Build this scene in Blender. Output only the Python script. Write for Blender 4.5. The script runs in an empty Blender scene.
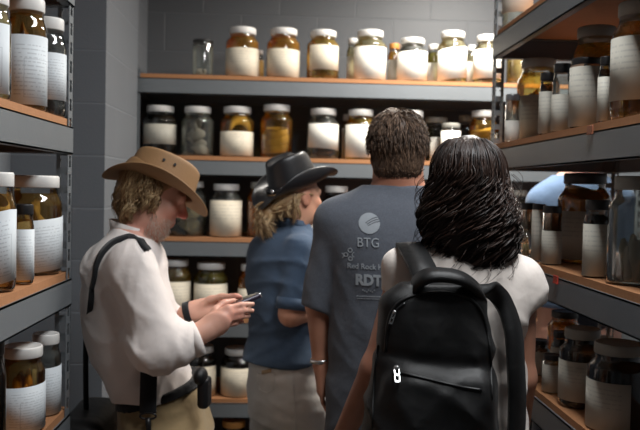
import bpy, bmesh, math, random
import numpy as np
from mathutils import Vector, Matrix
from mathutils.bvhtree import BVHTree

random.seed(7); rng = np.random.default_rng(7)
S = bpy.context.scene
COL = S.collection
PI = math.pi

# ------------------------------------------------------------------ camera
F = 800.0
CAMZ = 1.55
_f = Vector((-35, 27, -F)).normalized()
_x = Vector((1, -0.021, 0)); _x = (_x - _f * _x.dot(_f)).normalized()
_z = _x.cross(_f)
CW = Matrix((( _x.x, _f.x, _z.x), (_x.y, _f.y, _z.y), (_x.z, _f.z, _z.z)))   # world -> camera
WC = CW.transposed()
CAM = Vector((0, 0, CAMZ))
cd = bpy.data.cameras.new('camera'); cam = bpy.data.objects.new('camera', cd); COL.objects.link(cam)
cd.sensor_width = 36; cd.lens = F / 640 * 36; cd.clip_start = 0.05
cd.dof.use_dof = True; cd.dof.focus_distance = 1.75; cd.dof.aperture_fstop = 5.0
cam.matrix_world = Matrix.Translation(CAM) @ WC.to_4x4()
S.camera = cam

def ray(px, py):
    return WC @ Vector((px - 320, 215 - py, -F))
def W(px, py, Y):
    d = ray(px, py); return CAM + d * (Y / d.y)
def WX(px, py, X):
    d = ray(px, py); return CAM + d * (X / d.x)
def PX(p):
    c = CW @ (Vector(p) - CAM); return 320 + c.x / -c.z * F, 215 - c.y / -c.z * F

# ------------------------------------------------------------------ materials
def newmat(name):
    m = bpy.data.materials.new(name); m.use_nodes = True
    nt = m.node_tree; nt.nodes.clear()
    out = nt.nodes.new('ShaderNodeOutputMaterial')
    return m, nt, out
def nd(nt, t, ins=None, **kw):
    n = nt.nodes.new(t)
    for k, v in kw.items(): setattr(n, k, v)
    for k, v in (ins or {}).items():
        if isinstance(v, bpy.types.NodeSocket): nt.links.new(v, n.inputs[k])
        else: n.inputs[k].default_value = v
    return n
def c4(c): return (c[0], c[1], c[2], 1)
def srgb(r, g, b):
    f = lambda u: (u / 255 / 12.92) if u / 255 <= .04045 else ((u / 255 + .055) / 1.055) ** 2.4
    return (f(r), f(g), f(b))
def mth(nt, op, a, b=0.0, c=0.0, clamp=False):
    n = nt.nodes.new('ShaderNodeMath'); n.operation = op; n.use_clamp = clamp
    for i, v in enumerate((a, b, c)):
        if isinstance(v, bpy.types.NodeSocket): nt.links.new(v, n.inputs[i])
        else: n.inputs[i].default_value = v
    return n.outputs[0]
def mixc(nt, fac, a, b):
    n = nt.nodes.new('ShaderNodeMix'); n.data_type = 'RGBA'
    for i, v in ((0, fac), (6, a), (7, b)):
        if isinstance(v, bpy.types.NodeSocket): nt.links.new(v, n.inputs[i])
        else: n.inputs[i].default_value = v if i == 0 else c4(v)
    return n.outputs[2]

def plain(name, col, rough=.6, metal=0.0, var=.12, scale=25, bump=.0, bscale=120, spec=.5, coat=0, sheen=0, obj=True):
    m, nt, out = newmat(name)
    tc = nd(nt, 'ShaderNodeTexCoord')
    no = nd(nt, 'ShaderNodeTexNoise', {'Vector': tc.outputs['Object'], 'Scale': scale, 'Detail': 4})
    lo = tuple(x * (1 - var) for x in col); hi = tuple(min(1, x * (1 + var)) for x in col)
    c = mixc(nt, no.outputs['Fac'], lo, hi)
    p = nd(nt, 'ShaderNodeBsdfPrincipled', {'Base Color': c, 'Roughness': rough, 'Metallic': metal, 'Specular IOR Level': spec,
                                            'Coat Weight': coat, 'Sheen Weight': sheen})
    if bump:
        n2 = nd(nt, 'ShaderNodeTexNoise', {'Vector': tc.outputs['Object'], 'Scale': bscale, 'Detail': 3})
        b = nd(nt, 'ShaderNodeBump', {'Strength': bump, 'Distance': .002, 'Height': n2.outputs['Fac']})
        nt.links.new(b.outputs[0], p.inputs['Normal'])
    nt.links.new(p.outputs[0], out.inputs[0])
    return m

def fabric(name, col, weave=900, var=.12, scale=18, rough=.9, heather=0.0, fold=.0, sheen=.15, spec=.25):
    m, nt, out = newmat(name)
    tc = nd(nt, 'ShaderNodeTexCoord')
    no = nd(nt, 'ShaderNodeTexNoise', {'Vector': tc.outputs['Object'], 'Scale': scale, 'Detail': 5})
    c = mixc(nt, no.outputs['Fac'], tuple(x * (1 - var) for x in col), tuple(min(1, x * (1 + var)) for x in col))
    if heather:
        h = nd(nt, 'ShaderNodeTexNoise', {'Vector': tc.outputs['Object'], 'Scale': 260, 'Detail': 2})
        c = mixc(nt, mth(nt, 'MULTIPLY', h.outputs['Fac'], heather), c, tuple(min(1, x * 2.0 + .02) for x in col))
    p = nd(nt, 'ShaderNodeBsdfPrincipled', {'Base Color': c, 'Roughness': rough, 'Specular IOR Level': spec, 'Sheen Weight': sheen})
    w = nd(nt, 'ShaderNodeTexNoise', {'Vector': tc.outputs['Object'], 'Scale': weave, 'Detail': 1})
    f2 = nd(nt, 'ShaderNodeTexNoise', {'Vector': tc.outputs['Object'], 'Scale': 20, 'Detail': 2, 'Distortion': .2})
    hgt = mth(nt, 'ADD', mth(nt, 'MULTIPLY', w.outputs['Fac'], .15), mth(nt, 'MULTIPLY', f2.outputs['Fac'], 1.3 + fold))
    b = nd(nt, 'ShaderNodeBump', {'Strength': .45, 'Distance': .006, 'Height': hgt})
    nt.links.new(b.outputs[0], p.inputs['Normal'])
    nt.links.new(p.outputs[0], out.inputs[0])
    return m

def block_wall(name, col, axis, off=(0, 0)):
    m, nt, out = newmat(name)
    g = nd(nt, 'ShaderNodeNewGeometry')
    s = nd(nt, 'ShaderNodeSeparateXYZ', {0: g.outputs['Position']})
    u = s.outputs[axis]
    v = nd(nt, 'ShaderNodeCombineXYZ', {0: mth(nt, 'ADD', u, off[0]), 1: mth(nt, 'ADD', s.outputs[2], off[1])})
    br = nd(nt, 'ShaderNodeTexBrick', {'Vector': v.outputs[0], 'Scale': 1.0, 'Mortar Size': .0045, 'Mortar Smooth': .6,
                                       'Brick Width': .4064, 'Row Height': .2032, 'Bias': 0,
                                       'Color1': c4(col), 'Color2': c4(tuple(x * .94 for x in col)), 'Mortar': c4(tuple(x * 1.22 for x in col))})
    no = nd(nt, 'ShaderNodeTexNoise', {'Vector': g.outputs['Position'], 'Scale': 140, 'Detail': 4})
    n2 = nd(nt, 'ShaderNodeTexNoise', {'Vector': g.outputs['Position'], 'Scale': 5, 'Detail': 4})
    c = mixc(nt, mth(nt, 'MULTIPLY', n2.outputs['Fac'], .35), br.outputs['Color'], tuple(x * .75 for x in col))
    hgt = mth(nt, 'ADD', mth(nt, 'MULTIPLY', br.outputs['Fac'], -1.0), mth(nt, 'MULTIPLY', no.outputs['Fac'], .35))
    b = nd(nt, 'ShaderNodeBump', {'Strength': .5, 'Distance': .004, 'Height': hgt})
    p = nd(nt, 'ShaderNodeBsdfPrincipled', {'Base Color': c, 'Roughness': .55, 'Normal': b.outputs[0]})
    nt.links.new(p.outputs[0], out.inputs[0])
    return m

def glass_mat(name, tint=(.93, .95, .94), rough=.05):
    m, nt, out = newmat(name)
    fr = nd(nt, 'ShaderNodeFresnel', {'IOR': 1.5})
    t = nd(nt, 'ShaderNodeBsdfTransparent', {'Color': c4(tint)})
    g = nd(nt, 'ShaderNodeBsdfGlossy', {'Color': (1, 1, 1, 1), 'Roughness': rough})
    mx = nd(nt, 'ShaderNodeMixShader', {0: mth(nt, 'MULTIPLY', fr.outputs[0], 1.7, clamp=True), 1: t.outputs[0], 2: g.outputs[0]})
    nt.links.new(mx.outputs[0], out.inputs[0])
    return m

def liquid_mat(name, col, cloud=.3, tr=1.0):
    """preserving fluid: lets light through in its own colour and scatters a little of it"""
    m, nt, out = newmat(name)
    tc = nd(nt, 'ShaderNodeTexCoord')
    no = nd(nt, 'ShaderNodeTexNoise', {'Vector': tc.outputs['Object'], 'Scale': 14, 'Detail': 3, 'Distortion': .8})
    t = nd(nt, 'ShaderNodeBsdfTransparent', {'Color': c4(tuple(min(1, x ** .6 * tr) for x in col))})
    d = nd(nt, 'ShaderNodeBsdfDiffuse', {'Color': c4(col)})
    tl = nd(nt, 'ShaderNodeBsdfTranslucent', {'Color': c4(tuple(min(1, x * 1.15) for x in col))})
    a = nd(nt, 'ShaderNodeMixShader', {0: .5, 1: d.outputs[0], 2: tl.outputs[0]})
    fac = mth(nt, 'MULTIPLY', mth(nt, 'MULTIPLY_ADD', no.outputs['Fac'], 1.6, .2), cloud, clamp=True)
    mx = nd(nt, 'ShaderNodeMixShader', {0: fac, 1: t.outputs[0], 2: a.outputs[0]})
    nt.links.new(mx.outputs[0], out.inputs[0])
    return m

def label_mat(name, col, style):
    m, nt, out = newmat(name)
    uv = nd(nt, 'ShaderNodeUVMap'); s = nd(nt, 'ShaderNodeSeparateXYZ', {0: uv.outputs[0]})
    u, v = s.outputs[0], s.outputs[1]
    tc = nd(nt, 'ShaderNodeTexCoord')
    no = nd(nt, 'ShaderNodeTexNoise', {'Vector': tc.outputs['Object'], 'Scale': 22, 'Detail': 5})
    base = mixc(nt, no.outputs['Fac'], tuple(x * .84 for x in col), tuple(min(1, x * 1.08) for x in col))
    def band(x, a, b): return mth(nt, 'MULTIPLY', mth(nt, 'GREATER_THAN', x, a), mth(nt, 'LESS_THAN', x, b))
    if style != 'plain':
        n = 17 if style == 'table' else 11
        row = mth(nt, 'FLOOR', mth(nt, 'MULTIPLY', v, n))
        cv = nd(nt, 'ShaderNodeCombineXYZ', {0: mth(nt, 'MULTIPLY', u, 26), 1: mth(nt, 'MULTIPLY', row, 7.3)})
        words = nd(nt, 'ShaderNodeTexNoise', {'Vector': cv.outputs[0], 'Scale': 1.0, 'Detail': 2})
        line = band(mth(nt, 'FRACT', mth(nt, 'MULTIPLY', v, n)), .3, .62)
        wm = mth(nt, 'GREATER_THAN', words.outputs['Fac'], .47)
        if style == 'table':
            area = band(u, .16, .80); av = band(v, .12, .90)
        else:
            area = band(u, .12, .85); av = band(v, .42, .9)
        ink = mth(nt, 'MULTIPLY', mth(nt, 'MULTIPLY', line, wm), mth(nt, 'MULTIPLY', area, av))
        if style == 'table':
            box = mth(nt, 'MULTIPLY', band(u, .34, .84), band(v, .10, .66))
            inn = mth(nt, 'MULTIPLY', band(u, .352, .828), band(v, .108, .652))
            ink = mth(nt, 'MAXIMUM', mth(nt, 'MULTIPLY', ink, .8), mth(nt, 'SUBTRACT', box, inn))
        base = mixc(nt, mth(nt, 'MULTIPLY', ink, .36 if style == 'table' else .22), base, (.10, .11, .14))
    p = nd(nt, 'ShaderNodeBsdfPrincipled', {'Base Color': base, 'Roughness': .65, 'Specular IOR Level': .3})
    nt.links.new(p.outputs[0], out.inputs[0])
    return m

def skin_mat(name, col, red=(.55, .18, .13)):
    m, nt, out = newmat(name)
    tc = nd(nt, 'ShaderNodeTexCoord')
    no = nd(nt, 'ShaderNodeTexNoise', {'Vector': tc.outputs['Object'], 'Scale': 30, 'Detail': 5})
    at = nd(nt, 'ShaderNodeAttribute', attribute_name='blush')
    c = mixc(nt, no.outputs['Fac'], tuple(x * .86 for x in col), tuple(min(1, x * 1.1) for x in col))
    c = mixc(nt, at.outputs['Fac'], c, red)
    n2 = nd(nt, 'ShaderNodeTexNoise', {'Vector': tc.outputs['Object'], 'Scale': 260, 'Detail': 2})
    b = nd(nt, 'ShaderNodeBump', {'Strength': .15, 'Distance': .001, 'Height': n2.outputs['Fac']})
    p = nd(nt, 'ShaderNodeBsdfPrincipled', {'Base Color': c, 'Roughness': .5, 'Specular IOR Level': .4, 'Normal': b.outputs[0],
                                            'Subsurface Weight': .12, 'Subsurface Radius': (.012, .005, .003), 'Subsurface Scale': .6})
    nt.links.new(p.outputs[0], out.inputs[0])
    return m

def hair_mat(name, c1, c2, rough=.38, scale=60, spec=.5):
    m, nt, out = newmat(name)
    at = nd(nt, 'ShaderNodeAttribute', attribute_name='strand')
    c = mixc(nt, at.outputs['Fac'], c1, c2)
    p = nd(nt, 'ShaderNodeBsdfPrincipled', {'Base Color': c, 'Roughness': rough, 'Specular IOR Level': spec})
    nt.links.new(p.outputs[0], out.inputs[0])
    return m

M = {}
M['steel'] = plain('grey_enamel_steel', srgb(118, 123, 127), .42, .25, .07, 9, .12, 60)
M['board'] = plain('particle_board', srgb(172, 120, 80), .8, 0, .14, 90, .3, 300)
M['glass'] = glass_mat('jar_glass')
M['lid_white'] = plain('white_lid', srgb(224, 222, 218), .45, 0, .05)
M['lid_grey'] = plain('grey_lid', srgb(152, 150, 142), .5, 0, .06)
M['lid_black'] = plain('black_lid', srgb(34, 33, 34), .4, 0, .1)
M['lid_clear'] = plain('pale_metal_lid', srgb(150, 152, 155), .3, .6, .05)
M['lid_amber'] = plain('amber_lid', srgb(188, 128, 62), .5, 0, .1)
M['lab_cream'] = label_mat('cream_label', srgb(222, 212, 192), 'lines')
M['lab_white'] = label_mat('white_label', srgb(236, 232, 222), 'plain')
M['lab_table'] = label_mat('printed_label', srgb(214, 220, 224), 'table')
M['lab_lines'] = label_mat('typed_label', srgb(184, 180, 168), 'lines')
LIQ = {'honey': ((.96, .66, .20), .11), 'amber': ((.94, .58, .14), .27), 'gold': ((.93, .70, .22), .24), 'pale': ((.92, .84, .58), .22), 'clear': ((.86, .87, .84), .10),
       'tea': ((.78, .54, .22), .15), 'brown': ((.20, .11, .05), .35), 'dark': ((.10, .08, .06), .35), 'olive': ((.55, .47, .12), .34), 'grey': ((.55, .55, .53), .25)}
for k, (c, q) in LIQ.items(): M['liq_' + k] = liquid_mat(k + '_fluid', c, q)
M['sp_pale'] = plain('pale_specimen', srgb(206, 186, 140), .6, 0, .25, 40, .3, 80)
M['sp_brown'] = plain('brown_specimen', srgb(122, 82, 44), .6, 0, .35, 40, .4, 80)
M['sp_grey'] = plain('grey_specimen', srgb(160, 150, 136), .6, 0, .35, 50, .5, 90)
M['sp_amber'] = plain('amber_specimen', srgb(206, 150, 60), .5, 0, .3, 40, .3, 80)
M['sp_dark'] = plain('dark_specimen', srgb(52, 40, 30), .6, 0, .35, 40, .4, 80)
M['tag_red'] = plain('red_tag', srgb(176, 62, 48), .5)
M['tag_brown'] = plain('brown_tag', srgb(150, 92, 66), .5)

# ------------------------------------------------------------------ object helpers
def setp(o, label=None, cat=None, group=None, kind=None):
    if label: o['label'] = label
    if cat: o['category'] = cat
    if group: o['group'] = group
    if kind: o['kind'] = kind
    return o
def root(name, loc, label, cat, group=None, rot=None):
    o = bpy.data.objects.new(name, None); COL.objects.link(o); o.location = loc
    o.empty_display_size = .05
    if rot: o.rotation_euler = rot
    return setp(o, label, cat, group)
def link(name, me, mat, parent=None, smooth=True):
    o = bpy.data.objects.new(name, me); COL.objects.link(o)
    for m in (mat if isinstance(mat, (list, tuple)) else [mat]): me.materials.append(m)
    if smooth: me.polygons.foreach_set('use_smooth', [True] * len(me.polygons))
    if parent is not None: o.parent = parent
    return o
def mesh_np(name, V, Fc):
    me = bpy.data.meshes.new(name)
    me.from_pydata([tuple(map(float, v)) for v in V], [], [tuple(map(int, f)) for f in Fc])
    me.update(); return me
def from_bm(name, bm, mat, parent=None, smooth=False):
    bmesh.ops.recalc_face_normals(bm, faces=bm.faces[:])
    me = bpy.data.meshes.new(name); bm.to_mesh(me); bm.free()
    return link(name, me, mat, parent, smooth)
def bx(bm, lo, hi, bev=0.0):
    b2 = bmesh.new(); bmesh.ops.create_cube(b2, size=1)
    for v in b2.verts:
        v.co = Vector([(lo[i] + hi[i]) / 2 + v.co[i] * (hi[i] - lo[i]) for i in range(3)])
    if bev: bmesh.ops.bevel(b2, geom=b2.edges[:], offset=bev, segments=2, affect='EDGES', profile=.5)
    t = bpy.data.meshes.new('t'); b2.to_mesh(t); b2.free(); bm.from_mesh(t); bpy.data.meshes.remove(t)
def box(name, lo, hi, mat, parent=None, bev=0.0):
    bm = bmesh.new(); bx(bm, lo, hi, bev)
    if parent is not None:
        bmesh.ops.translate(bm, verts=bm.verts[:], vec=-Vector(parent.location))
    return from_bm(name, bm, mat, parent)
def struct(name, lo, hi, mat):
    return setp(box(name, lo, hi, mat), kind='structure')
def lathe(prof, n=40, a0=0.0, a1=2 * PI, close_bottom=True, close_top=True):
    full = abs(a1 - a0 - 2 * PI) < 1e-6
    k = n if full else n + 1
    V, Fc = [], []
    for r, z in prof:
        for i in range(k):
            a = a0 + (a1 - a0) * i / n
            V.append((r * math.cos(a), r * math.sin(a), z))
    for j in range(len(prof) - 1):
        for i in range(n):
            i2 = (i + 1) % k
            Fc.append((j * k + i, j * k + i2, (j + 1) * k + i2, (j + 1) * k + i))
    if full and close_bottom: Fc.append(tuple(range(k - 1, -1, -1)))
    if full and close_top: Fc.append(tuple((len(prof) - 1) * k + i for i in range(k)))
    return V, Fc
def tubes(paths, radii, sides=3, cap=False, vals=None):
    """many tapering tubes in one mesh; radii per path: number or list"""
    V, Fc, A = [], [], []
    for q, (P, R) in enumerate(zip(paths, radii)):
        P = np.asarray(P, float); n = len(P)
        R = np.full(n, R) if np.isscalar(R) else np.asarray(R, float)
        T = np.gradient(P, axis=0); T /= (np.linalg.norm(T, axis=1, keepdims=True) + 1e-9)
        ref = np.array([.31, .52, .79]); 
        N = np.cross(T, ref); bad = np.linalg.norm(N, axis=1) < .15
        N[bad] = np.cross(T[bad], np.array([.9, -.4, .1])); N /= np.linalg.norm(N, axis=1, keepdims=True)
        B = np.cross(T, N); b0 = len(V)
        for i in range(n):
            for s in range(sides):
                a = 2 * PI * s / sides
                V.append(P[i] + R[i] * (math.cos(a) * N[i] + math.sin(a) * B[i]))
                A.append(0 if vals is None else vals[q])
        for i in range(n - 1):
            for s in range(sides):
                s2 = (s + 1) % sides
                Fc.append((b0 + i * sides + s, b0 + i * sides + s2, b0 + (i + 1) * sides + s2, b0 + (i + 1) * sides + s))
        if cap:
            Fc.append(tuple(b0 + s for s in range(sides - 1, -1, -1)))
            Fc.append(tuple(b0 + (n - 1) * sides + s for s in range(sides)))
    return V, Fc, A
def ribbon(P, side, width, thick, n=None):
    """strap: rectangle swept along P; side = width direction at each point"""
    P = [Vector(p) for p in P]; V, Fc = [], []
    for i, p in enumerate(P):
        t = (P[min(i + 1, len(P) - 1)] - P[max(i - 1, 0)]).normalized()
        s = Vector(side[i]) if isinstance(side, list) else Vector(side)
        s = (s - t * s.dot(t)).normalized(); nn = t.cross(s)
        w = (width[i] if isinstance(width, list) else width) / 2; h = thick / 2
        for a, b in ((-w, -h), (w, -h), (w, h), (-w, h)): V.append(p + s * a + nn * b)
    for i in range(len(P) - 1):
        for s in range(4):
            s2 = (s + 1) % 4
            Fc.append((i * 4 + s, i * 4 + s2, i * 4 + 4 + s2, i * 4 + 4 + s))
    Fc.append((3, 2, 1, 0)); L = len(P) * 4 - 4; Fc.append((L, L + 1, L + 2, L + 3))
    return V, Fc
def smoothpath(P, n=8):
    """Catmull-Rom through the points"""
    P = [Vector(p) for p in P]; out = []
    Q = [P[0] * 2 - P[1]] + P + [P[-1] * 2 - P[-2]]
    for i in range(1, len(Q) - 2):
        for k in range(n):
            t = k / n; a, b, c, d = Q[i - 1], Q[i], Q[i + 1], Q[i + 2]
            out.append(.5 * ((2 * b) + (c - a) * t + (2 * a - 5 * b + 4 * c - d) * t * t + (3 * b - a - 3 * c + d) * t ** 3))
    out.append(P[-1]); return out
def shift(V, loc):
    return [(v[0] - loc[0], v[1] - loc[1], v[2] - loc[2]) for v in V]
def put(name, VF, mat, parent, smooth=True):
    V, Fc = VF[0], VF[1]
    me = mesh_np(name, shift(V, parent.location) if parent is not None else V, Fc)
    return link(name, me, mat, parent, smooth)

# ------------------------------------------------------------------ the room
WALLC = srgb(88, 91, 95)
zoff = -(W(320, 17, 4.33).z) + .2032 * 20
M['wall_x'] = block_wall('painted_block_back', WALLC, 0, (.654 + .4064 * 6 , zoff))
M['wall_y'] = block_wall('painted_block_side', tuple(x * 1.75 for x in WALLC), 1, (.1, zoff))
M['floor'] = plain('sealed_concrete', srgb(96, 94, 92), .5, 0, .15, 6, .1)
M['ceil'] = plain('ceiling_paint', srgb(176, 176, 174), .8)
struct('floor', (-1.3, -1.6, -.1), (2.5, 4.6, 0), M['floor'])
struct('ceiling', (-1.3, -1.6, 2.95), (2.5, 4.6, 3.05), M['ceil'])
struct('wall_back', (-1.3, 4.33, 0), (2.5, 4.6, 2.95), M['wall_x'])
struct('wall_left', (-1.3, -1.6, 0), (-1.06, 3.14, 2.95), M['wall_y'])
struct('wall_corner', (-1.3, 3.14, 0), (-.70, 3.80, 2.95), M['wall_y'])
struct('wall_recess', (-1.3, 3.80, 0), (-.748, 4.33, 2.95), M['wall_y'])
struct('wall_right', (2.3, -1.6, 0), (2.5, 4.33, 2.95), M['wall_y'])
struct('wall_front', (-1.06, -1.6, 0), (2.3, -1.45, 2.95), M['wall_x'])

# ------------------------------------------------------------------ shelving
LEV = [.15, .54, .93, 1.32, 1.71, 2.095]     # top faces of the boards
def post_mesh(h, fx, fy, loc):
    """slotted angle post; fx, fy = signed flange lengths along x and y from the corner at loc"""
    bm = bmesh.new(); t = .0025
    for ax, L in ((0, fx), (1, fy)):
        s = 1 if L > 0 else -1; L = abs(L)
        def seg(a, b, z0, z1):
            lo, hi = sorted((s * a, s * b))
            if ax == 0: bx(bm, (lo, min(0, t * (1 if fy > 0 else -1)), z0), (hi, max(0, t * (1 if fy > 0 else -1)), z1))
            else: bx(bm, (min(0, t * (1 if fx > 0 else -1)), lo, z0), (max(0, t * (1 if fx > 0 else -1)), hi, z1))
        seg(0, L * .26, 0, h); seg(L * .74, L, 0, h)
        n = int(h / .0508)
        for i in range(n + 1):
            z = i * .0508
            seg(L * .26, L * .74, z, min(z + .019, h))
        for i in range(n):            # keyhole waist
            z = i * .0508 + .019 + .017
            seg(L * .26, L * .34, z, z + .006); seg(L * .66, L * .74, z, z + .006)
    me = bpy.data.meshes.new('post'); bm.to_mesh(me); bm.free(); return me
def unit(x0, x1, y0, y1, front, h, label, fl=.042, levels=LEV):
    """front: which side faces the aisle: '+x' '-x' '-y'"""
    r = root('metal_shelving_unit', ((x0 + x1) / 2, (y0 + y1) / 2, 0), label, 'shelving unit')
    ox, oy = r.location.x, r.location.y
    for (cx, cy, sx, sy) in ((x0, y0, 1, 1), (x1, y0, -1, 1), (x0, y1, 1, -1), (x1, y1, -1, -1)):
        o = link('post', post_mesh(h, sx * fl, sy * fl, None), M['steel'], r, False)
        o.location = (cx - ox, cy - oy, 0)
    for z in levels:
        t = .02
        box('shelf_board', (x0 + .004, y0 + .004, z - t), (x1 - .004, y1 - .004, z), M['board'], r)
        zb0, zb1 = z - t - .073, z - t
        g = .0035
        def beam(lo, hi, nrm):
            bm = bmesh.new(); bx(bm, lo, hi)
            # folded lips at the foot and head of the beam
            ax = 0 if nrm[0] else 1
            for zz in (lo[2], hi[2] - .004):
                l2, h2 = list(lo), list(hi); l2[2] = zz; h2[2] = zz + .004
                if nrm[ax] > 0: l2[ax] = lo[ax] - .022
                else: h2[ax] = hi[ax] + .022
                bx(bm, l2, h2)
            bmesh.ops.translate(bm, verts=bm.verts[:], vec=(-ox, -oy, 0))
            from_bm('shelf_beam', bm, M['steel'], r)
        beam((x0 + .005, y0 - g, zb0), (x1 - .005, y0 - .0005, zb1), (0, -1))
        beam((x0 + .005, y1 + .0005, zb0), (x1 - .005, y1 + g, zb1), (0, 1))
        beam((x0 - g, y0 + .005, zb0), (x0 - .0005, y1 - .005, zb1), (-1, 0))
        beam((x1 + .0005, y0 + .005, zb0), (x1 + g, y1 - .005, zb1), (1, 0))
    return r
XL, XR, YB = -.583, .742, 3.85
YLE, YRE = 2.22, 2.88          # far ends of the side units
LEVL = [.15, .54, .935, 1.31, 1.723, 2.12]
LEVR = [.20, .585, .975, 1.343, 1.722, 2.125]
LEVB = [z - .0145 for z in LEV]
uL = unit(XL - .46, XL, .86, YLE, '+x', 2.6, 'grey steel shelving at the left with slotted end post, full of labelled jars', levels=LEVL)
uR = unit(XR, XR + .46, 1.0, YRE, '-x', 2.6, 'grey steel shelving along the right with small red and brown tags on its beams', levels=LEVR)
uB = unit(-.738, 1.76, YB, YB + .45, '-y', 2.10, 'long grey steel shelving against the back block wall with orange-brown boards', levels=LEVB)
# shelf tags on the beams of the right-hand unit
def tag(px, py, mat, w=.034, h=.022):
    p = WX(px, py, XR - .005); r = uR
    bm = bmesh.new(); bx(bm, (p.x - .004, p.y - w / 2, p.z - h / 2), (p.x, p.y + w / 2, p.z + h / 2), .001)
    bx(bm, (p.x - .0055, p.y - w / 2, p.z - h / 2), (p.x - .003, p.y + w / 2, p.z - h / 2 + .003))
    bmesh.ops.translate(bm, verts=bm.verts[:], vec=-Vector(r.location))
    o = from_bm('shelf_tag', bm, M[mat], r); o['label'] = 'small %s tag on the beam' % ('brown' if 'brown' in mat else 'red')
tag(591, 130, 'tag_brown'); tag(538.5, 272.5, 'tag_red'); tag(556.5, 279.5, 'tag_red')

# ------------------------------------------------------------------ specimens (unit meshes, then scaled into each jar)
def spec_mesh(kind, seed):
    r = np.random.default_rng(seed); P, R = [], []
    if kind == 'coil':
        t = np.linspace(0, 1, 90); a = t * 2 * PI * 3.4 + seed
        rad = .70 + .08 * np.sin(a * .5); z = .10 + t * .78 + .06 * np.sin(a)
        P.append(np.c_[rad * np.cos(a), rad * np.sin(a), z]); R.append(.16 * np.sin(np.clip(t * PI, .25, PI - .12)) + .02)
    elif kind == 'loop':
        t = np.linspace(0, 1, 60); a = t * 2 * PI * 1.25 + 3.6
        P.append(np.c_[.66 * np.cos(a), -.45 + .2 * t, .60 + .30 * np.sin(a)]); R.append(.12 * np.sin(np.clip(t * PI, .35, PI - .2)) + .02)
        for k in range(3):
            a = t * 2 * PI + k; P.append(np.c_[.62 * np.cos(a), .62 * np.sin(a), .1 + .14 * k + .04 * np.sin(a * 2)]); R.append(.12)
    elif kind == 'fish':
        for k in range(6):
            t = np.linspace(0, 1, 22); a0 = r.uniform(0, 6.3); b = r.uniform(-.35, .35); z0 = .10 + .12 * k + r.uniform(-.02, .02)
            x = (t - .5) * 1.45; y = b + .22 * np.sin(t * PI) ; z = z0 + r.uniform(-.12, .12) * (t - .5)
            P.append(np.c_[x * math.cos(a0) - y * math.sin(a0), x * math.sin(a0) + y * math.cos(a0), z])
            R.append(.03 + .14 * np.sin(np.clip(t * 1.1, 0, 1) * PI) ** .8 * (1 - .35 * t))
    elif kind == 'lump':
        for k in range(16):
            t = np.linspace(0, 1, 9); c = np.array([r.uniform(-.42, .42), r.uniform(-.42, .42), r.uniform(.12, .55)])
            d = r.normal(size=3); d /= np.linalg.norm(d)
            P.append(c + np.outer(t - .5, d) * .42); R.append(.05 + .19 * np.sin(np.clip(t, .02, .98) * PI))
    V, Fc, _ = tubes(P, R, 9, True)
    V = np.array(V)
    if kind != 'loop':
        rr = np.hypot(V[:, 0], V[:, 1]); s = np.minimum(1, .90 / np.maximum(rr, 1e-6)); V[:, 0] *= s; V[:, 1] *= s
    V[:, 2] = np.clip(V[:, 2], .01, 1.02)
    return mesh_np(kind, V, Fc)
SPEC = {(k, i): spec_mesh(k, i) for k in ('coil', 'loop', 'fish', 'lump') for i in (1, 2)}
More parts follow.
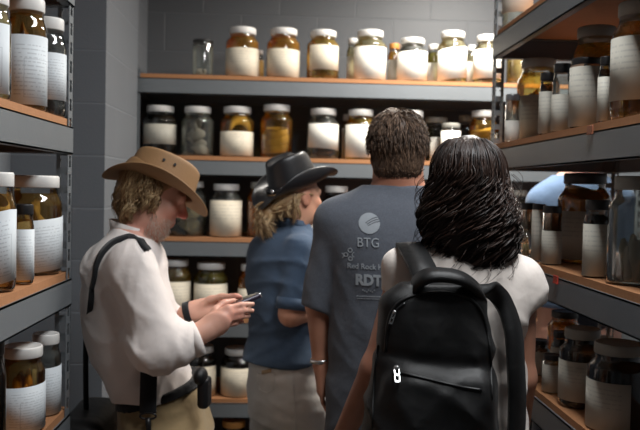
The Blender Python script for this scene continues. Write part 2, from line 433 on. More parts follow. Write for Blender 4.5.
def jar(x, y, z, R, h, liq, lid, lab, spec, label, group, face, lidf=.80, fill=.93, shoulder=.70, mat_lab='lab_white', lidh=None):
    r = root('specimen_jar', (x, y, z), label, 'jar', group)
    lh = lidh or min(.032, .13 * h); nr = R * lidf * .94; zt = h - lh
    zs = h * shoulder
    prof = [(R * .86, .0015), (R * .95, .004), (R * .99, .012), (R, .025), (R, zs)]
    for k in range(1, 9):
        a = k / 8 * PI / 2
        q = nr + (R - nr) * (.5 + .5 * math.cos(a * 2))
        prof.append((q, zs + (zt - .008 - zs) * (k / 8)))
    prof += [(nr, zt), (nr, h - .004)]
    link('glass_body', mesh_np('glass_body', *lathe(prof, 36, close_top=False)), M['glass'], r)
    t = .0035
    # fluid follows the inside of the glass
    zf = .006 + (zt - .006) * fill
    pl = [(R * .85 - t, .006), (R - t, .02)]
    def rad(zz):
        for (r0, z0), (r1, z1) in zip(prof, prof[1:]):
            if z0 <= zz <= z1: return r0 + (r1 - r0) * (zz - z0) / max(z1 - z0, 1e-6)
        return nr
    for k in range(14):
        zz = .02 + (zf - .02) * (k + 1) / 14; pl.append((rad(zz) - t, zz))
    if liq: link('fluid', mesh_np('fluid', *lathe(pl, 32)), M['liq_' + liq], r)
    lr = R * lidf
    lp = [(lr * .96, zt), (lr, zt + .002), (lr, h - .005), (lr * .975, h - .0015), (lr * .94, h), (lr * .9, h - .001), (lr * .3, h - .001)]
    Vl, Fl = lathe(lp, 48)
    Vl = [((v[0] * (1 - .012 * (i % 2)), v[1] * (1 - .012 * (i % 2)), v[2]) if zt + .001 < v[2] < h - .003 else v) for i, v in enumerate(Vl)]
    link('lid', mesh_np('lid', Vl, Fl), M['lid_' + lid], r)
    if lab:
        z0, z1, half, tilt, off = lab
        n = 28; V, Fc, UV = [], [], []
        a_mid = face + math.radians(off)
        for lay, rr in ((0, R + .0006), (1, R + .0013)):
            for j in range(2):
                for i in range(n + 1):
                    u = i / n; a = a_mid + math.radians(half) * (2 * u - 1)
                    zz = h * (z0 if j == 0 else z1) + math.tan(math.radians(tilt)) * R * math.radians(half) * (2 * u - 1)
                    if j == 0: zz = max(zz, .004)
                    V.append((rr * math.cos(a), rr * math.sin(a), min(zz, zs - .002))); UV.append((u, j))
        k = n + 1
        for i in range(n):
            Fc.append((2 * k + i, 2 * k + i + 1, 3 * k + i + 1, 3 * k + i))
            Fc.append((i + 1, i, k + i, k + i + 1))
            Fc.append((i, i + 1, 2 * k + i + 1, 2 * k + i)); Fc.append((k + i + 1, k + i, 3 * k + i, 3 * k + i + 1))
        Fc.append((0, 2 * k, 3 * k, k)); Fc.append((n, k + n, 3 * k + n, 2 * k + n))
        me = mesh_np('label', V, Fc); uvl = me.uv_layers.new(name='UVMap')
        for lp_ in me.loops: uvl.data[lp_.index].uv = UV[lp_.vertex_index]
        link('label', me, M[mat_lab], r)
    if spec:
        kind, col, top = spec; i = 1 + (len(label) % 2)
        me = SPEC[(kind, i)]
        key = (kind, i, col)
        if key not in SPEC: 
            SPEC[key] = me.copy(); SPEC[key].materials.append(M['sp_' + col]); SPEC[key].polygons.foreach_set('use_smooth', [True] * len(me.polygons))
        o = bpy.data.objects.new('specimen', SPEC[key]); COL.objects.link(o); o.parent = r
        rs = R - .006; o.scale = (rs, rs, h * top); o.location = (0, 0, .008)
        o.rotation_euler = (0, 0, face + PI / 2 + (len(label) % 7 - 3) * .25)
    return r
def solve_back(lvl, xl, xr, yt, row=0.0):
    R = .05
    for _ in range(4):
        Y = YB + .012 + R + row
        a, b = W(xl, yt, Y), W(xr, yt, Y); R = (b.x - a.x) / 2 * .985
    c = W((xl + xr) / 2, yt, Y)
    # the visible top edge is the near rim above eye level, the far rim below it
    zt = W((xl + xr) / 2, yt, Y - .8 * R if yt < 188 else Y + .8 * R).z
    return c.x, Y, LEVB[lvl], R, zt - LEVB[lvl]
def solve_side(side, lvl, xl, xr, yt, row=0.0):
    R = .06; px = (xl + xr) / 2
    for _ in range(8):
        X = (XR + .014 + R + row) if side == 'R' else (XL - .006 - R - row)
        c = WX(px, yt, X)
        a, b = W(xl, yt, c.y), W(xr, yt, c.y); R = (b.x - a.x) / 2
    z = (LEVR if side == 'R' else LEVL)[lvl]
    Y = min(c.y, (YRE if side == 'R' else YLE) - .008 - R)
    return X, Y, z, R, W(px, yt, Y - .8 * R if yt < 188 else Y + .8 * R).z - z
def BJ(lvl, xl, xr, yt, liq, lid, lab, spec, label, row=0.0, **kw):
    x, y, z, R, h = solve_back(lvl, xl, xr, yt, row)
    g = 'jars on the back shelves'
    return jar(x, y, z + .0005, R, h, liq, lid, lab, spec, label, g, math.atan2(-y, -x), **kw)
def SJ(side, lvl, xl, xr, yt, liq, lid, lab, spec, label, row=0.0, **kw):
    x, y, z, R, h = solve_side(side, lvl, xl, xr, yt, row)
    g = 'jars on the right shelving' if side == 'R' else 'jars on the left shelving'
    return jar(x, y, z + .0005, R, h, liq, lid, lab, spec, label, g, math.atan2(-y, -x), **kw)
# ------------------------------------------------------------------ jars on the back shelves
A, B, C, D, E, G0 = 5, 4, 3, 2, 1, 0
BJ(A, 192.5, 214, 39, 'clear', 'black', None, ('lump', 'grey', .25), 'small clear unlabelled jar with thin dark lid, leftmost on the top back shelf', lidf=.98, shoulder=.86, lidh=.012, fill=.9)
BJ(A, 226, 260, 26, 'amber', 'white', (.02, .57, 80, 0, 0), None, 'amber jar with wide cream label, right beside the small clear jar, top back shelf', mat_lab='lab_cream')
BJ(A, 255, 264, 50, 'grey', 'white', (.02, .9, 80, 0, 0), None, 'narrow pale vial peeping out between the two amber jars on the top back shelf', row=.20)
BJ(A, 267, 301, 27, 'amber', 'white', (.02, .57, 72, -2, 3), ('lump', 'amber', .6), 'amber jar between another amber jar and the pale gold jar, top back shelf', mat_lab='lab_cream')
BJ(A, 307, 340, 29, 'gold', 'white', (.18, .68, 62, 0, 8), ('fish', 'brown', .5), 'pale gold jar with raised off-white label and brown sediment on the top back shelf', mat_lab='lab_cream')
BJ(A, 347, 359, 38, 'pale', 'white', (.05, .6, 70, 0, 0), None, 'slim jar hidden behind the left edge of a big blank label, top back shelf', row=.17)
BJ(A, 354, 387, 29, 'pale', 'white', (.02, .66, 80, 0, 0), ('lump', 'pale', .4), 'pale jar with big blank white label, between pale gold and amber-capped jars, top shelf')
BJ(A, 388, 401, 43, 'amber', 'amber', (.02, .6, 70, 0, 0), None, 'slim amber-capped jar standing behind a low wide-labelled jar on the top back shelf', row=.17)
BJ(A, 397.5, 428, 37, 'grey', 'white', (.02, .68, 80, 2, 0), ('lump', 'pale', .5), 'shorter wide jar with glaring white label right above the bareheaded man')
BJ(A, 427, 441, 44, 'olive', 'white', (.02, .55, 75, 0, 0), None, 'small jar with olive top standing behind between two glaring white labels, top back shelf', row=.16)
BJ(A, 438, 468, 30, 'pale', 'white', (.06, .66, 72, 7, 0), ('lump', 'pale', .5), 'tall pale jar with tilted glaring white label on the top back shelf')
BJ(A, 467, 477, 45, 'pale', 'white', (.02, .6, 75, 0, 0), None, 'thin jar glimpsed behind the tilted-label jar on the top back shelf', row=.17)
BJ(A, 474, 503, 34, 'pale', 'white', (.1, .7, 75, 0, 0), ('fish', 'brown', .4), 'jar with white label cut by the slotted right-hand post on the top back shelf')
BJ(A, 507, 536, 41, 'pale', 'white', None, ('coil', 'pale', .95), 'pale jar filled with a ringed coil, past the slotted post, top back shelf')

BJ(B, 143, 178, 105, 'dark', 'white', (.22, .62, 68, 0, 0), ('lump', 'brown', .7), 'dark jar with broad grey-white label, leftmost on the second back shelf', mat_lab='lab_lines')
BJ(B, 181, 215, 106, 'clear', 'white', None, ('fish', 'grey', .90), 'unlabelled jar of curled grey specimens above the tan hat crown, second back shelf')
BJ(B, 220, 255, 106, 'honey', 'white', (.02, .50, 72, 0, 0), ('loop', 'pale', .80), 'gold jar with looped pale body above a cream label on the second back shelf', mat_lab='lab_cream')
BJ(B, 260, 294, 104, 'honey', 'white', None, ('coil', 'pale', .62), 'unlabelled amber jar of pale coils over the black hat, second back shelf')
BJ(B, 307, 340, 108, 'clear', 'white', (.20, .74, 66, -4, 4), ('fish', 'brown', .45), 'jar with curling white label and brown remains at its foot, second back shelf')
BJ(B, 342, 353, 114, 'pale', 'white', (.02, .7, 70, 0, 0), None, 'slim jar tucked behind the white-labelled jar touching the man’s hair, second back shelf', row=.17)
BJ(B, 345, 377, 109, 'gold', 'white', (.04, .74, 72, 0, 2), None, 'jar with smooth white label immediately left of the bareheaded man’s hair, second back shelf')
BJ(B, 396, 427, 110, 'pale', 'white', (.06, .7, 70, 0, 0), None, 'jar mostly hidden behind the bareheaded man’s head on the second back shelf')
BJ(B, 424, 448, 117, 'dark', 'grey', (.02, .55, 50, 0, 25), None, 'shadowed dark jar with flat grey lid, beside the small bright-labelled jar, second back shelf', row=.14, lidf=.95)
BJ(B, 441, 461, 123, 'grey', 'grey', (.03, .80, 75, 0, 0), None, 'small jar with bright white label above the long-haired woman, second back shelf', lidf=.92, shoulder=.84)
BJ(B, 457, 478, 115, 'dark', 'grey', None, None, 'dark jar with pale lid behind the jar of coils, second back shelf', row=.17)
BJ(B, 469, 499, 110, 'honey', 'white', None, ('coil', 'pale', .80), 'gold jar of pale coils beside the slotted post on the second back shelf')
BJ(B, 506, 534, 112, 'dark', 'grey', (.05, .6, 60, 0, 0), None, 'dim jar seen between post and near jars on the second back shelf')

BJ(C, 170, 208, 181, 'grey', 'white', None, ('fish', 'pale', .80), 'jar of layered pale fish in front of the hatted man’s face, third back shelf')
BJ(C, 210, 243, 184, 'clear', 'white', (.02, .70, 78, 0, 0), ('lump', 'dark', .8), 'jar with tall white label between the tan hat and the black hat', mat_lab='lab_cream')
BJ(C, 247, 279, 182, 'honey', 'grey', None, ('coil', 'amber', .6), 'amber jar half behind the black hat on the third back shelf')
BJ(C, 298, 321, 187, 'dark', 'grey', (.02, .70, 78, 0, 0), None, 'jar with white label under the black-hatted woman’s chin, third back shelf')
BJ(C, 322, 351, 186, 'dark', 'white', (.02, .4, 40, 0, -20), ('lump', 'grey', .6), 'dark jar with pale lid just left of the grey T-shirt shoulder, third back shelf')
BJ(C, 502, 530, 190, 'dark', 'grey', None, None, 'dim dark jar behind the right shelving, third back shelf')

BJ(D, 160, 192, 258, 'gold', 'white', (.02, .62, 75, 0, 0), None, 'jar with grey-white label against the hatted man’s chest, fourth back shelf', mat_lab='lab_cream')
BJ(D, 193.5, 229, 261, 'olive', 'white', (.02, .62, 70, 0, 0), ('lump', 'amber', .5), 'olive yellow jar with cream label right above the phone, fourth back shelf', mat_lab='lab_cream')
BJ(D, 238, 266, 263, 'amber', 'white', (.02, .55, 75, 0, 0), None, 'amber jar half behind the denim shirt on the fourth back shelf', mat_lab='lab_cream')

BJ(E, 186, 217, 343, 'dark', 'white', (.02, .62, 75, 0, 0), None, 'jar partly behind the white cuff with half-white label, fifth back shelf', mat_lab='lab_cream')
BJ(E, 221, 256, 345, 'dark', 'white', (.02, .62, 82, 0, 0), None, 'dark-topped jar with wide cream label beside the white jeans, fifth back shelf', mat_lab='lab_cream')
BJ(E, 320, 350, 346, 'dark', 'white', (.02, .62, 75, 0, 0), None, 'jar between the white jeans and the grey T-shirt man, fifth back shelf', mat_lab='lab_cream')
BJ(G0, 222, 246, 417, 'dark', 'amber', None, None, 'tan-lidded jar on the lowest back shelf, farther left from the white jeans', lidf=.95)
BJ(G0, 249, 272, 418, 'dark', 'amber', None, None, 'tan-lidded jar on the lowest back shelf, touching the white jeans’ left edge', lidf=.95)
BJ(G0, 318, 342, 420, 'dark', 'amber', None, None, 'tan-lidded jar on the lowest back shelf, right of the white jeans', lidf=.95)

# ------------------------------------------------------------------ jars on the left shelving
SJ('L', 4, -30, 11, -12, 'pale', 'white', (.05, .72, 85, 0, -25), ('lump', 'brown', .5), 'jar cut by the picture edge on the upper left shelf', mat_lab='lab_table', lidf=.88)
SJ('L', 4, 7, 47, -4, 'tea', 'white', (.05, .66, 78, 0, 18), ('fish', 'brown', .9), 'tall amber jar with printed table label and white lid on the upper left shelf', mat_lab='lab_table', fill=.97, lidf=.88)
SJ('L', 4, 37, 71, 16.5, 'grey', 'white', (.17, .64, 70, 0, 18), ('lump', 'brown', .25), 'grey-watered jar with typed label nearest the slotted post on the upper left shelf', mat_lab='lab_table', lidf=.88)
SJ('L', 3, -26, 16, 172, 'tea', 'white', (.06, .66, 85, 12, -10), ('coil', 'pale', .9), 'gold jar cut by the picture edge with slanted typed label, middle left shelf', mat_lab='lab_table', lidf=.88)
SJ('L', 3, 14, 34, 204, 'tea', 'black', (.06, .74, 80, 0, 0), None, 'small black-lidded jar standing in front of the big jar on the middle left shelf', mat_lab='lab_table', lidf=.93)
SJ('L', 3, 9, 62, 175.5, 'tea', 'white', (.04, .56, 80, 6, 18), ('fish', 'pale', .9), 'big gold jar with slanted table label beside the slotted post, middle left shelf', mat_lab='lab_table', lidf=.88)
SJ('L', 2, -28, 6, 338, 'dark', 'black', None, None, 'dark jar at the bottom left picture corner, lower left shelf', row=.02, lidf=.88)
SJ('L', 2, 1, 45, 342, 'tea', 'white', (.02, .56, 75, 4, 18), ('lump', 'amber', .9), 'gold jar with yellow mass inside and large white lid, lower left shelf', mat_lab='lab_table', lidf=.88)
SJ('L', 2, 31, 61, 331, 'clear', 'white', (.02, .60, 75, 4, 18), None, 'clear jar with white lid and pale label beside the slotted post, lower left shelf', mat_lab='lab_table', lidf=.88)

# ------------------------------------------------------------------ jars on the right shelving
SJ('R', 5, 500, 529, -50, 'clear', 'grey', (.2, .6, 80, 0, 0), ('lump', 'brown', .15), 'jar on the topmost right board, only its foot in view', mat_lab='lab_lines')
SJ('R', 4, 506, 520, 94, 'clear', 'clear', (.02, .45, 75, 0, 0), None, 'small clear jar with clasp lid tight against the slotted post, upper right shelf', lidf=.98, shoulder=.86, row=-.004)
SJ('R', 4, 517, 558, 57, 'gold', 'grey', (.02, .56, 88, 0, -20), ('lump', 'amber', .9), 'wide-lidded jar with gold top and grey-white label, far end of the upper right shelf', mat_lab='lab_lines', row=.055)
SJ('R', 4, 540.5, 556, 72, 'brown', 'black', (.02, .80, 85, 0, -20), None, 'slim black-lidded jar with tall label in front of the wide-lidded jar, upper right shelf', mat_lab='lab_lines', lidf=.95, row=-.008)
SJ('R', 4, 553.5, 572, 63, 'clear', 'black', (.02, .55, 85, 0, -15), None, 'clear-necked jar with black lid between slim jar and big amber jar, upper right shelf', mat_lab='lab_lines', lidf=.9, row=-.004)
SJ('R', 4, 571.5, 603, 57, 'brown', 'black', (.02, .87, 88, 0, -20), None, 'squat black-lidded jar in front of the big amber jar, upper right shelf', mat_lab='lab_lines', lidf=.97, shoulder=.9, row=-.008)
SJ('R', 4, 574, 620, 24, 'amber', 'grey', None, ('lump', 'amber', .9), 'big amber jar with grey lid behind the squat black-lidded jar, upper right shelf', row=.085)
SJ('R', 4, 599.5, 612, 56, 'brown', 'black', (.02, .7, 85, 0, -15), None, 'narrow brown jar between the squat jar and the nearest big jar, upper right shelf', mat_lab='lab_lines', row=-.008)
SJ('R', 4, 615, 667, -2, 'amber', 'grey', (.16, .70, 88, 0, -12), ('lump', 'brown', .5), 'big jar with grey label cut by the picture edge, upper right shelf', mat_lab='lab_lines', row=-.004)
SJ('R', 3, 520, 535, 203, 'clear', 'black', None, ('lump', 'pale', .3), 'clear unlabelled black-lidded jar at the far end of the middle right shelf', lidf=.97, shoulder=.88, row=-.004)
SJ('R', 3, 533, 546, 204, 'clear', 'black', (.02, .9, 85, 0, 0), None, 'clear slim jar with full-height grey label, middle right shelf', mat_lab='lab_lines', lidf=.97, shoulder=.9, row=-.004)
SJ('R', 3, 543.5, 562, 206, 'brown', 'black', (.02, .58, 85, 0, 0), None, 'dark-topped small jar with white label left of the big black-lidded jar, middle right shelf', mat_lab='lab_lines', lidf=.97, shoulder=.88, row=-.006)
SJ('R', 3, 560, 611, 173, 'tea', 'black', (.05, .58, 60, 0, -30), ('coil', 'amber', .9), 'big black-lidded jar of dark gold fluid with typed label, middle right shelf', mat_lab='lab_lines', row=.065)
SJ('R', 3, 585, 611, 200, 'dark', 'black', (.02, .76, 75, 0, 0), None, 'smaller dark jar with grey label between two big jars, middle right shelf', mat_lab='lab_lines', row=-.009, lidf=.9)
SJ('R', 3, 611, 662, 176, 'clear', 'grey', None, ('lump', 'grey', .62), 'big unlabelled jar holding a grey-white specimen, nearest on the middle right shelf', row=-.004)
SJ('R', 2, 530, 550, 338, 'dark', 'black', (.02, .74, 85, 0, 0), None, 'jar with black lid and pale label nearest the long-haired woman’s arm, lower right shelf', mat_lab='lab_lines', row=.03)
SJ('R', 2, 543.5, 563, 353, 'pale', 'black', (.02, .76, 85, 0, 0), None, 'short black-lidded jar with full label in front, lower right shelf', mat_lab='lab_lines', lidf=.92, shoulder=.84)
SJ('R', 2, 549, 581, 309, 'amber', 'black', None, ('loop', 'amber', .8), 'dark jar with glinting amber curve at the back of the lower right shelf', row=.15)
SJ('R', 2, 552, 571, 330, 'dark', 'black', (.02, .7, 80, 0, 0), None, 'black-lidded jar half hidden behind the short jar, lower right shelf', mat_lab='lab_lines', row=.075)
SJ('R', 2, 561.5, 604, 325, 'dark', 'grey', (.10, .60, 70, 0, -22), ('lump', 'dark', .8), 'dark jar with grey lid and big typed label, lower right shelf', mat_lab='lab_lines')
SJ('R', 2, 590, 648, 338, 'dark', 'grey', (.02, .58, 55, 0, -30), ('lump', 'dark', .8), 'large dark jar with broad grey lid at the lower right picture corner', mat_lab='lab_lines')
# ------------------------------------------------------------------ smooth solid modelling on a grid (bodies, clothes, bags)
def _v(a): return np.array(a, np.float32)
class Solid:
    def __init__(s): s.p = []
    def add(s, fn, c, R, k, op=1): s.p.append((fn, _v(c), float(R), k, op)); return s
    def cone(s, a, b, ra, rb, k=.02, flat=None, op=1, sq=None):
        """tapering limb from a to b; flat: 'a','b','ab' cut square at that end; sq=(dir, factor) flattens along dir"""
        a, b = _v(a), _v(b); ba = b - a; L2 = float(ba @ ba) + 1e-9; L = L2 ** .5; d_ = ba / L
        def fn(X, Y, Z):
            px, py, pz = X - a[0], Y - a[1], Z - a[2]
            tt = (px * ba[0] + py * ba[1] + pz * ba[2]) / L2
            t = np.clip(tt, 0, 1)
            qx, qy, qz = px - t * ba[0], py - t * ba[1], pz - t * ba[2]
            if sq is not None:
                n = _v(sq[0]); n = n / np.linalg.norm(n); w = qx * n[0] + qy * n[1] + qz * n[2]; e = w * (1 / sq[1] - 1)
                qx, qy, qz = qx + e * n[0], qy + e * n[1], qz + e * n[2]
            d = np.sqrt(qx * qx + qy * qy + qz * qz) - (ra + t * (rb - ra))
            if flat:
                if 'b' in flat: d = np.maximum(d, (tt - 1) * L)
                if 'a' in flat: d = np.maximum(d, -tt * L)
            return d
        return s.add(fn, (a + b) / 2, L / 2 + max(ra, rb), k, op)
    def ell(s, c, r, k=.02, ax=None, op=1):
        """ellipsoid; ax = three unit axes"""
        c = _v(c); r = _v(r); A = np.eye(3, dtype=np.float32) if ax is None else np.array([_v(q) for q in ax], np.float32)
        def fn(X, Y, Z):
            px, py, pz = X - c[0], Y - c[1], Z - c[2]
            u = [(px * A[i][0] + py * A[i][1] + pz * A[i][2]) / r[i] for i in range(3)]
            k0 = np.sqrt(u[0] ** 2 + u[1] ** 2 + u[2] ** 2); k1 = np.sqrt((u[0] / r[0]) ** 2 + (u[1] / r[1]) ** 2 + (u[2] / r[2]) ** 2)
            return k0 * (k0 - 1) / np.maximum(k1, 1e-6)
        return s.add(fn, c, r.max(), k, op)
    def box(s, c, half, rad, k=.02, ax=None, op=1):
        c = _v(c); hh = _v(half) - rad; A = np.eye(3, dtype=np.float32) if ax is None else np.array([_v(q) for q in ax], np.float32)
        def fn(X, Y, Z):
            px, py, pz = X - c[0], Y - c[1], Z - c[2]
            q = [np.abs(px * A[i][0] + py * A[i][1] + pz * A[i][2]) - hh[i] for i in range(3)]
            o = np.sqrt(sum(np.maximum(w, 0) ** 2 for w in q)); return o + np.minimum(np.maximum(np.maximum(q[0], q[1]), q[2]), 0) - rad
        return s.add(fn, c, float(np.linalg.norm(half)), k, op)
    def loft(s, rows, ang=0.0, k=.02, p=2.2, caps=True):
        """stack of super-ellipses; rows of (z, cx, cy, ra, rb); ra along ang, rb across"""
        rows = sorted(rows); z = np.array([r[0] for r in rows]); Q = np.array(rows)
        zz = np.linspace(z[0], z[-1], 80)
        def sm(col):
            v = np.interp(zz, z, Q[:, col]); w = np.ones(7) / 7
            return np.convolve(np.pad(v, 3, mode='edge'), w, 'valid')
        C = [sm(i) for i in (1, 2, 3, 4)]
        ca, sa = math.cos(ang), math.sin(ang)
        def fn(X, Y, Z):
            cx, cy, ra, rb = [np.interp(Z, zz, c).astype(np.float32) for c in C]
            dx, dy = X - cx, Y - cy
            u = np.abs(dx * ca + dy * sa) / ra; v = np.abs(-dx * sa + dy * ca) / rb
            m = (u ** p + v ** p) ** (1 / p)
            g = np.sqrt((u / ra) ** 2 + (v / rb) ** 2) / np.maximum(np.sqrt(u * u + v * v), 1e-4)
            d = (m - 1) / np.maximum(g, 1e-3)
            if caps: d = np.maximum(d, np.maximum(z[0] - Z, Z - z[-1]))
            return d
        c = [(z[0] + z[-1]) / 2 if False else Q[:, 1].mean(), Q[:, 2].mean(), (z[0] + z[-1]) / 2]
        return s.add(fn, c, math.hypot((z[-1] - z[0]) / 2, Q[:, 3:].max() + .05) + .02, k)
    def merge(s, o): s.p += o.p; return s
    def mesh(s, h, post=None, grow=0.0, pad=.03, lo=None, hi=None, rounds=2):
        los = np.array([c - R for f, c, R, k, op in s.p if op > 0]).min(0) - pad - grow
        his = np.array([c + R for f, c, R, k, op in s.p if op > 0]).max(0) + pad + grow
        if lo is not None: los = np.maximum(los, lo)
        if hi is not None: his = np.minimum(his, hi)
        ax = [np.arange(los[i], his[i] + h, h, dtype=np.float32) for i in range(3)]
        n = [len(a) for a in ax]
        Dd = np.full(n, .25, np.float32)
        for fn, c, R, k, op in s.p:
            m = R + 2.5 * k + 3 * h + grow + .02; sl = []
            for i in range(3):
                a = max(0, int((c[i] - m - los[i]) / h)); b = min(n[i], int((c[i] + m - los[i]) / h) + 2); sl.append(slice(a, b))
            if any(q.stop <= q.start for q in sl): continue
            X = ax[0][sl[0]][:, None, None]; Y = ax[1][sl[1]][None, :, None]; Z = ax[2][sl[2]][None, None, :]
            b = fn(X, Y, Z).astype(np.float32); a = Dd[tuple(sl)]
            if op > 0:
                hh = np.clip(.5 + .5 * (a - b) / k, 0, 1); r = a + (b - a) * hh - k * hh * (1 - hh)
            else:
                hh = np.clip(.5 - .5 * (a + b) / k, 0, 1); r = a + (-b - a) * hh + k * hh * (1 - hh)
            Dd[tuple(sl)] = r
        Dd -= grow
        if post is not None:
            Dd = post(ax[0][:, None, None], ax[1][None, :, None], ax[2][None, None, :], Dd).astype(np.float32)
        return surface_nets(Dd, los, h, rounds)
def surface_nets(D, lo, h, rounds=2):
    D[0] = D[-1] = .1; D[:, 0] = D[:, -1] = .1; D[:, :, 0] = D[:, :, -1] = .1
    ins = D < 0; n = D.shape
    cnt = np.zeros([q - 1 for q in n], np.int8)
    for i in (0, 1):
        for j in (0, 1):
            for k in (0, 1): cnt += ins[i:n[0] - 1 + i, j:n[1] - 1 + j, k:n[2] - 1 + k]
    act = (cnt > 0) & (cnt < 8); idx = np.argwhere(act)
    vid = np.full(act.shape, -1, np.int32); vid[act] = np.arange(len(idx))
    acc = np.zeros((len(idx), 3)); num = np.zeros(len(idx))
    I, J, K = idx.T
    off = [(i, j, k) for i in (0, 1) for j in (0, 1) for k in (0, 1)]
    for a in off:
        for axis in range(3):
            if a[axis]: continue
            b = list(a); b[axis] = 1
            va = D[I + a[0], J + a[1], K + a[2]]; vb = D[I + b[0], J + b[1], K + b[2]]
            cr = (va < 0) != (vb < 0); t = np.where(cr, va / np.where(cr, va - vb, 1), 0)
            p = np.array(a, float)[None].repeat(len(idx), 0); p[:, axis] += t
            acc[cr] += p[cr]; num[cr] += 1
    V = lo + (idx + acc / np.maximum(num, 1)[:, None]) * h
    Fs = []
    for axis in range(3):
        u, v = [(1, 2), (2, 0), (0, 1)][axis]
        sA = [slice(None)] * 3; sB = [slice(None)] * 3
        sA[axis] = slice(0, -1); sB[axis] = slice(1, None)
        a = ins[tuple(sA)]; b = ins[tuple(sB)]
        for flip, mask in ((False, a & ~b), (True, ~a & b)):
            e = np.argwhere(mask)
            e = e[(e[:, u] > 0) & (e[:, v] > 0) & (e[:, u] < n[u] - 1) & (e[:, v] < n[v] - 1)]
            q = []
            for du, dv in ((-1, -1), (0, -1), (0, 0), (-1, 0)):
                w = e.copy(); w[:, u] += du; w[:, v] += dv; q.append(vid[w[:, 0], w[:, 1], w[:, 2]])
            q = np.array(q).T
            Fs.append(q[:, ::-1] if flip else q)
    Fc = np.concatenate(Fs); Fc = Fc[(Fc >= 0).all(1)]
    # two rounds of light smoothing take the grid steps out
    for _ in range(rounds):
        s_ = np.zeros_like(V); c_ = np.zeros(len(V))
        for i in range(4):
            np.add.at(s_, Fc[:, i], V[Fc[:, (i + 1) % 4]]); np.add.at(c_, Fc[:, i], 1)
            np.add.at(s_, Fc[:, (i + 1) % 4], V[Fc[:, i]]); np.add.at(c_, Fc[:, (i + 1) % 4], 1)
        V = V * .5 + .5 * s_ / np.maximum(c_, 1)[:, None]
    return V, Fc
def big_mesh(name, V, Fc):
    me = bpy.data.meshes.new(name); V = np.asarray(V, np.float32); Fc = np.asarray(Fc, np.int32)
    me.vertices.add(len(V)); me.vertices.foreach_set('co', V.ravel())
    k = Fc.shape[1]
    me.loops.add(len(Fc) * k); me.loops.foreach_set('vertex_index', Fc.ravel())
    me.polygons.add(len(Fc)); me.polygons.foreach_set('loop_start', np.arange(0, len(Fc) * k, k, dtype=np.int32))
    me.update(calc_edges=True); me.validate(); return me
def solid(name, sd, mat, parent, h, post=None, grow=0.0, smooth=True, **kw):
    V, Fc = sd.mesh(h, post, grow, **kw)
    o = link(name, big_mesh(name, V - np.array(parent.location), Fc), mat, parent, smooth)
    return o, V, Fc
def blush(o, V, spots):
    at = o.data.attributes.new('blush', 'FLOAT', 'POINT'); x = np.zeros(len(V))
    for c, r, a in spots: x = np.maximum(x, a * np.exp(-(((V - np.array(c)) / np.array(r)) ** 2).sum(1)))
    at.data.foreach_set('value', x.astype(np.float32))
def folds(seed, amp, freq, stretch=(1, 1, 1), ridge=True):
    """drape of cloth: a few warped waves, sharpened into creases"""
    r = np.random.default_rng(seed); wv = [(r.normal(size=3) * np.array(stretch), r.uniform(0, 6.3), r.uniform(.6, 1.5)) for _ in range(6)]
    wp = [(r.normal(size=3), r.uniform(0, 6.3)) for _ in range(3)]
    def f(X, Y, Z):
        w = sum(np.sin((d[0] * X + d[1] * Y + d[2] * Z) * freq * .45 + p) for d, p in wp) * .35
        t = 0
        for d, p, s in wv:
            d = d / np.linalg.norm(d); t = t + np.sin((d[0] * X + d[1] * Y + d[2] * Z) * freq * s + p + w * 2)
        t = t / 6
        return amp * (1.6 * np.abs(t) ** .8 * np.sign(t) if ridge else t)
    return f
def creases(seed, amp, freq, dirs, sharp=2.2):
    """soft cloth ridges: sharpened, warped waves along a few directions"""
    r = np.random.default_rng(seed); wp = [(r.normal(size=3), r.uniform(0, 6.3)) for _ in range(4)]
    wv = [(nrm(np.array(d) + r.normal(size=3) * .15), r.uniform(0, 6.3), r.uniform(.7, 1.4)) for d in dirs for _ in range(2)]
    def f(X, Y, Z):
        w = sum(np.sin((d[0] * X + d[1] * Y + d[2] * Z) * freq * .28 + p) for d, p in wp) * .5
        t = 0
        for i, (d, p, s) in enumerate(wv):
            gate = .5 + .5 * np.sin((wp[i % 4][0][0] * X + wp[i % 4][0][1] * Y + wp[i % 4][0][2] * Z) * freq * .3 + p * 1.7)
            t = t + gate * (1 - np.abs(np.sin((d[0] * X + d[1] * Y + d[2] * Z) * freq * s * .5 + p + w))) ** sharp
        return amp * (t / len(wv) * 2.6 - .45)
    return f
def sstep(a, b, x):
    t = np.clip((x - a) / (b - a), 0, 1); return t * t * (3 - 2 * t)
def nrm(a): a = np.array(a, float); return a / np.linalg.norm(a)
def frame(fwd, up):
    f = nrm(fwd); u = np.array(up, float); u = nrm(u - f * (u @ f)); r = np.cross(f, u); return f, r, u
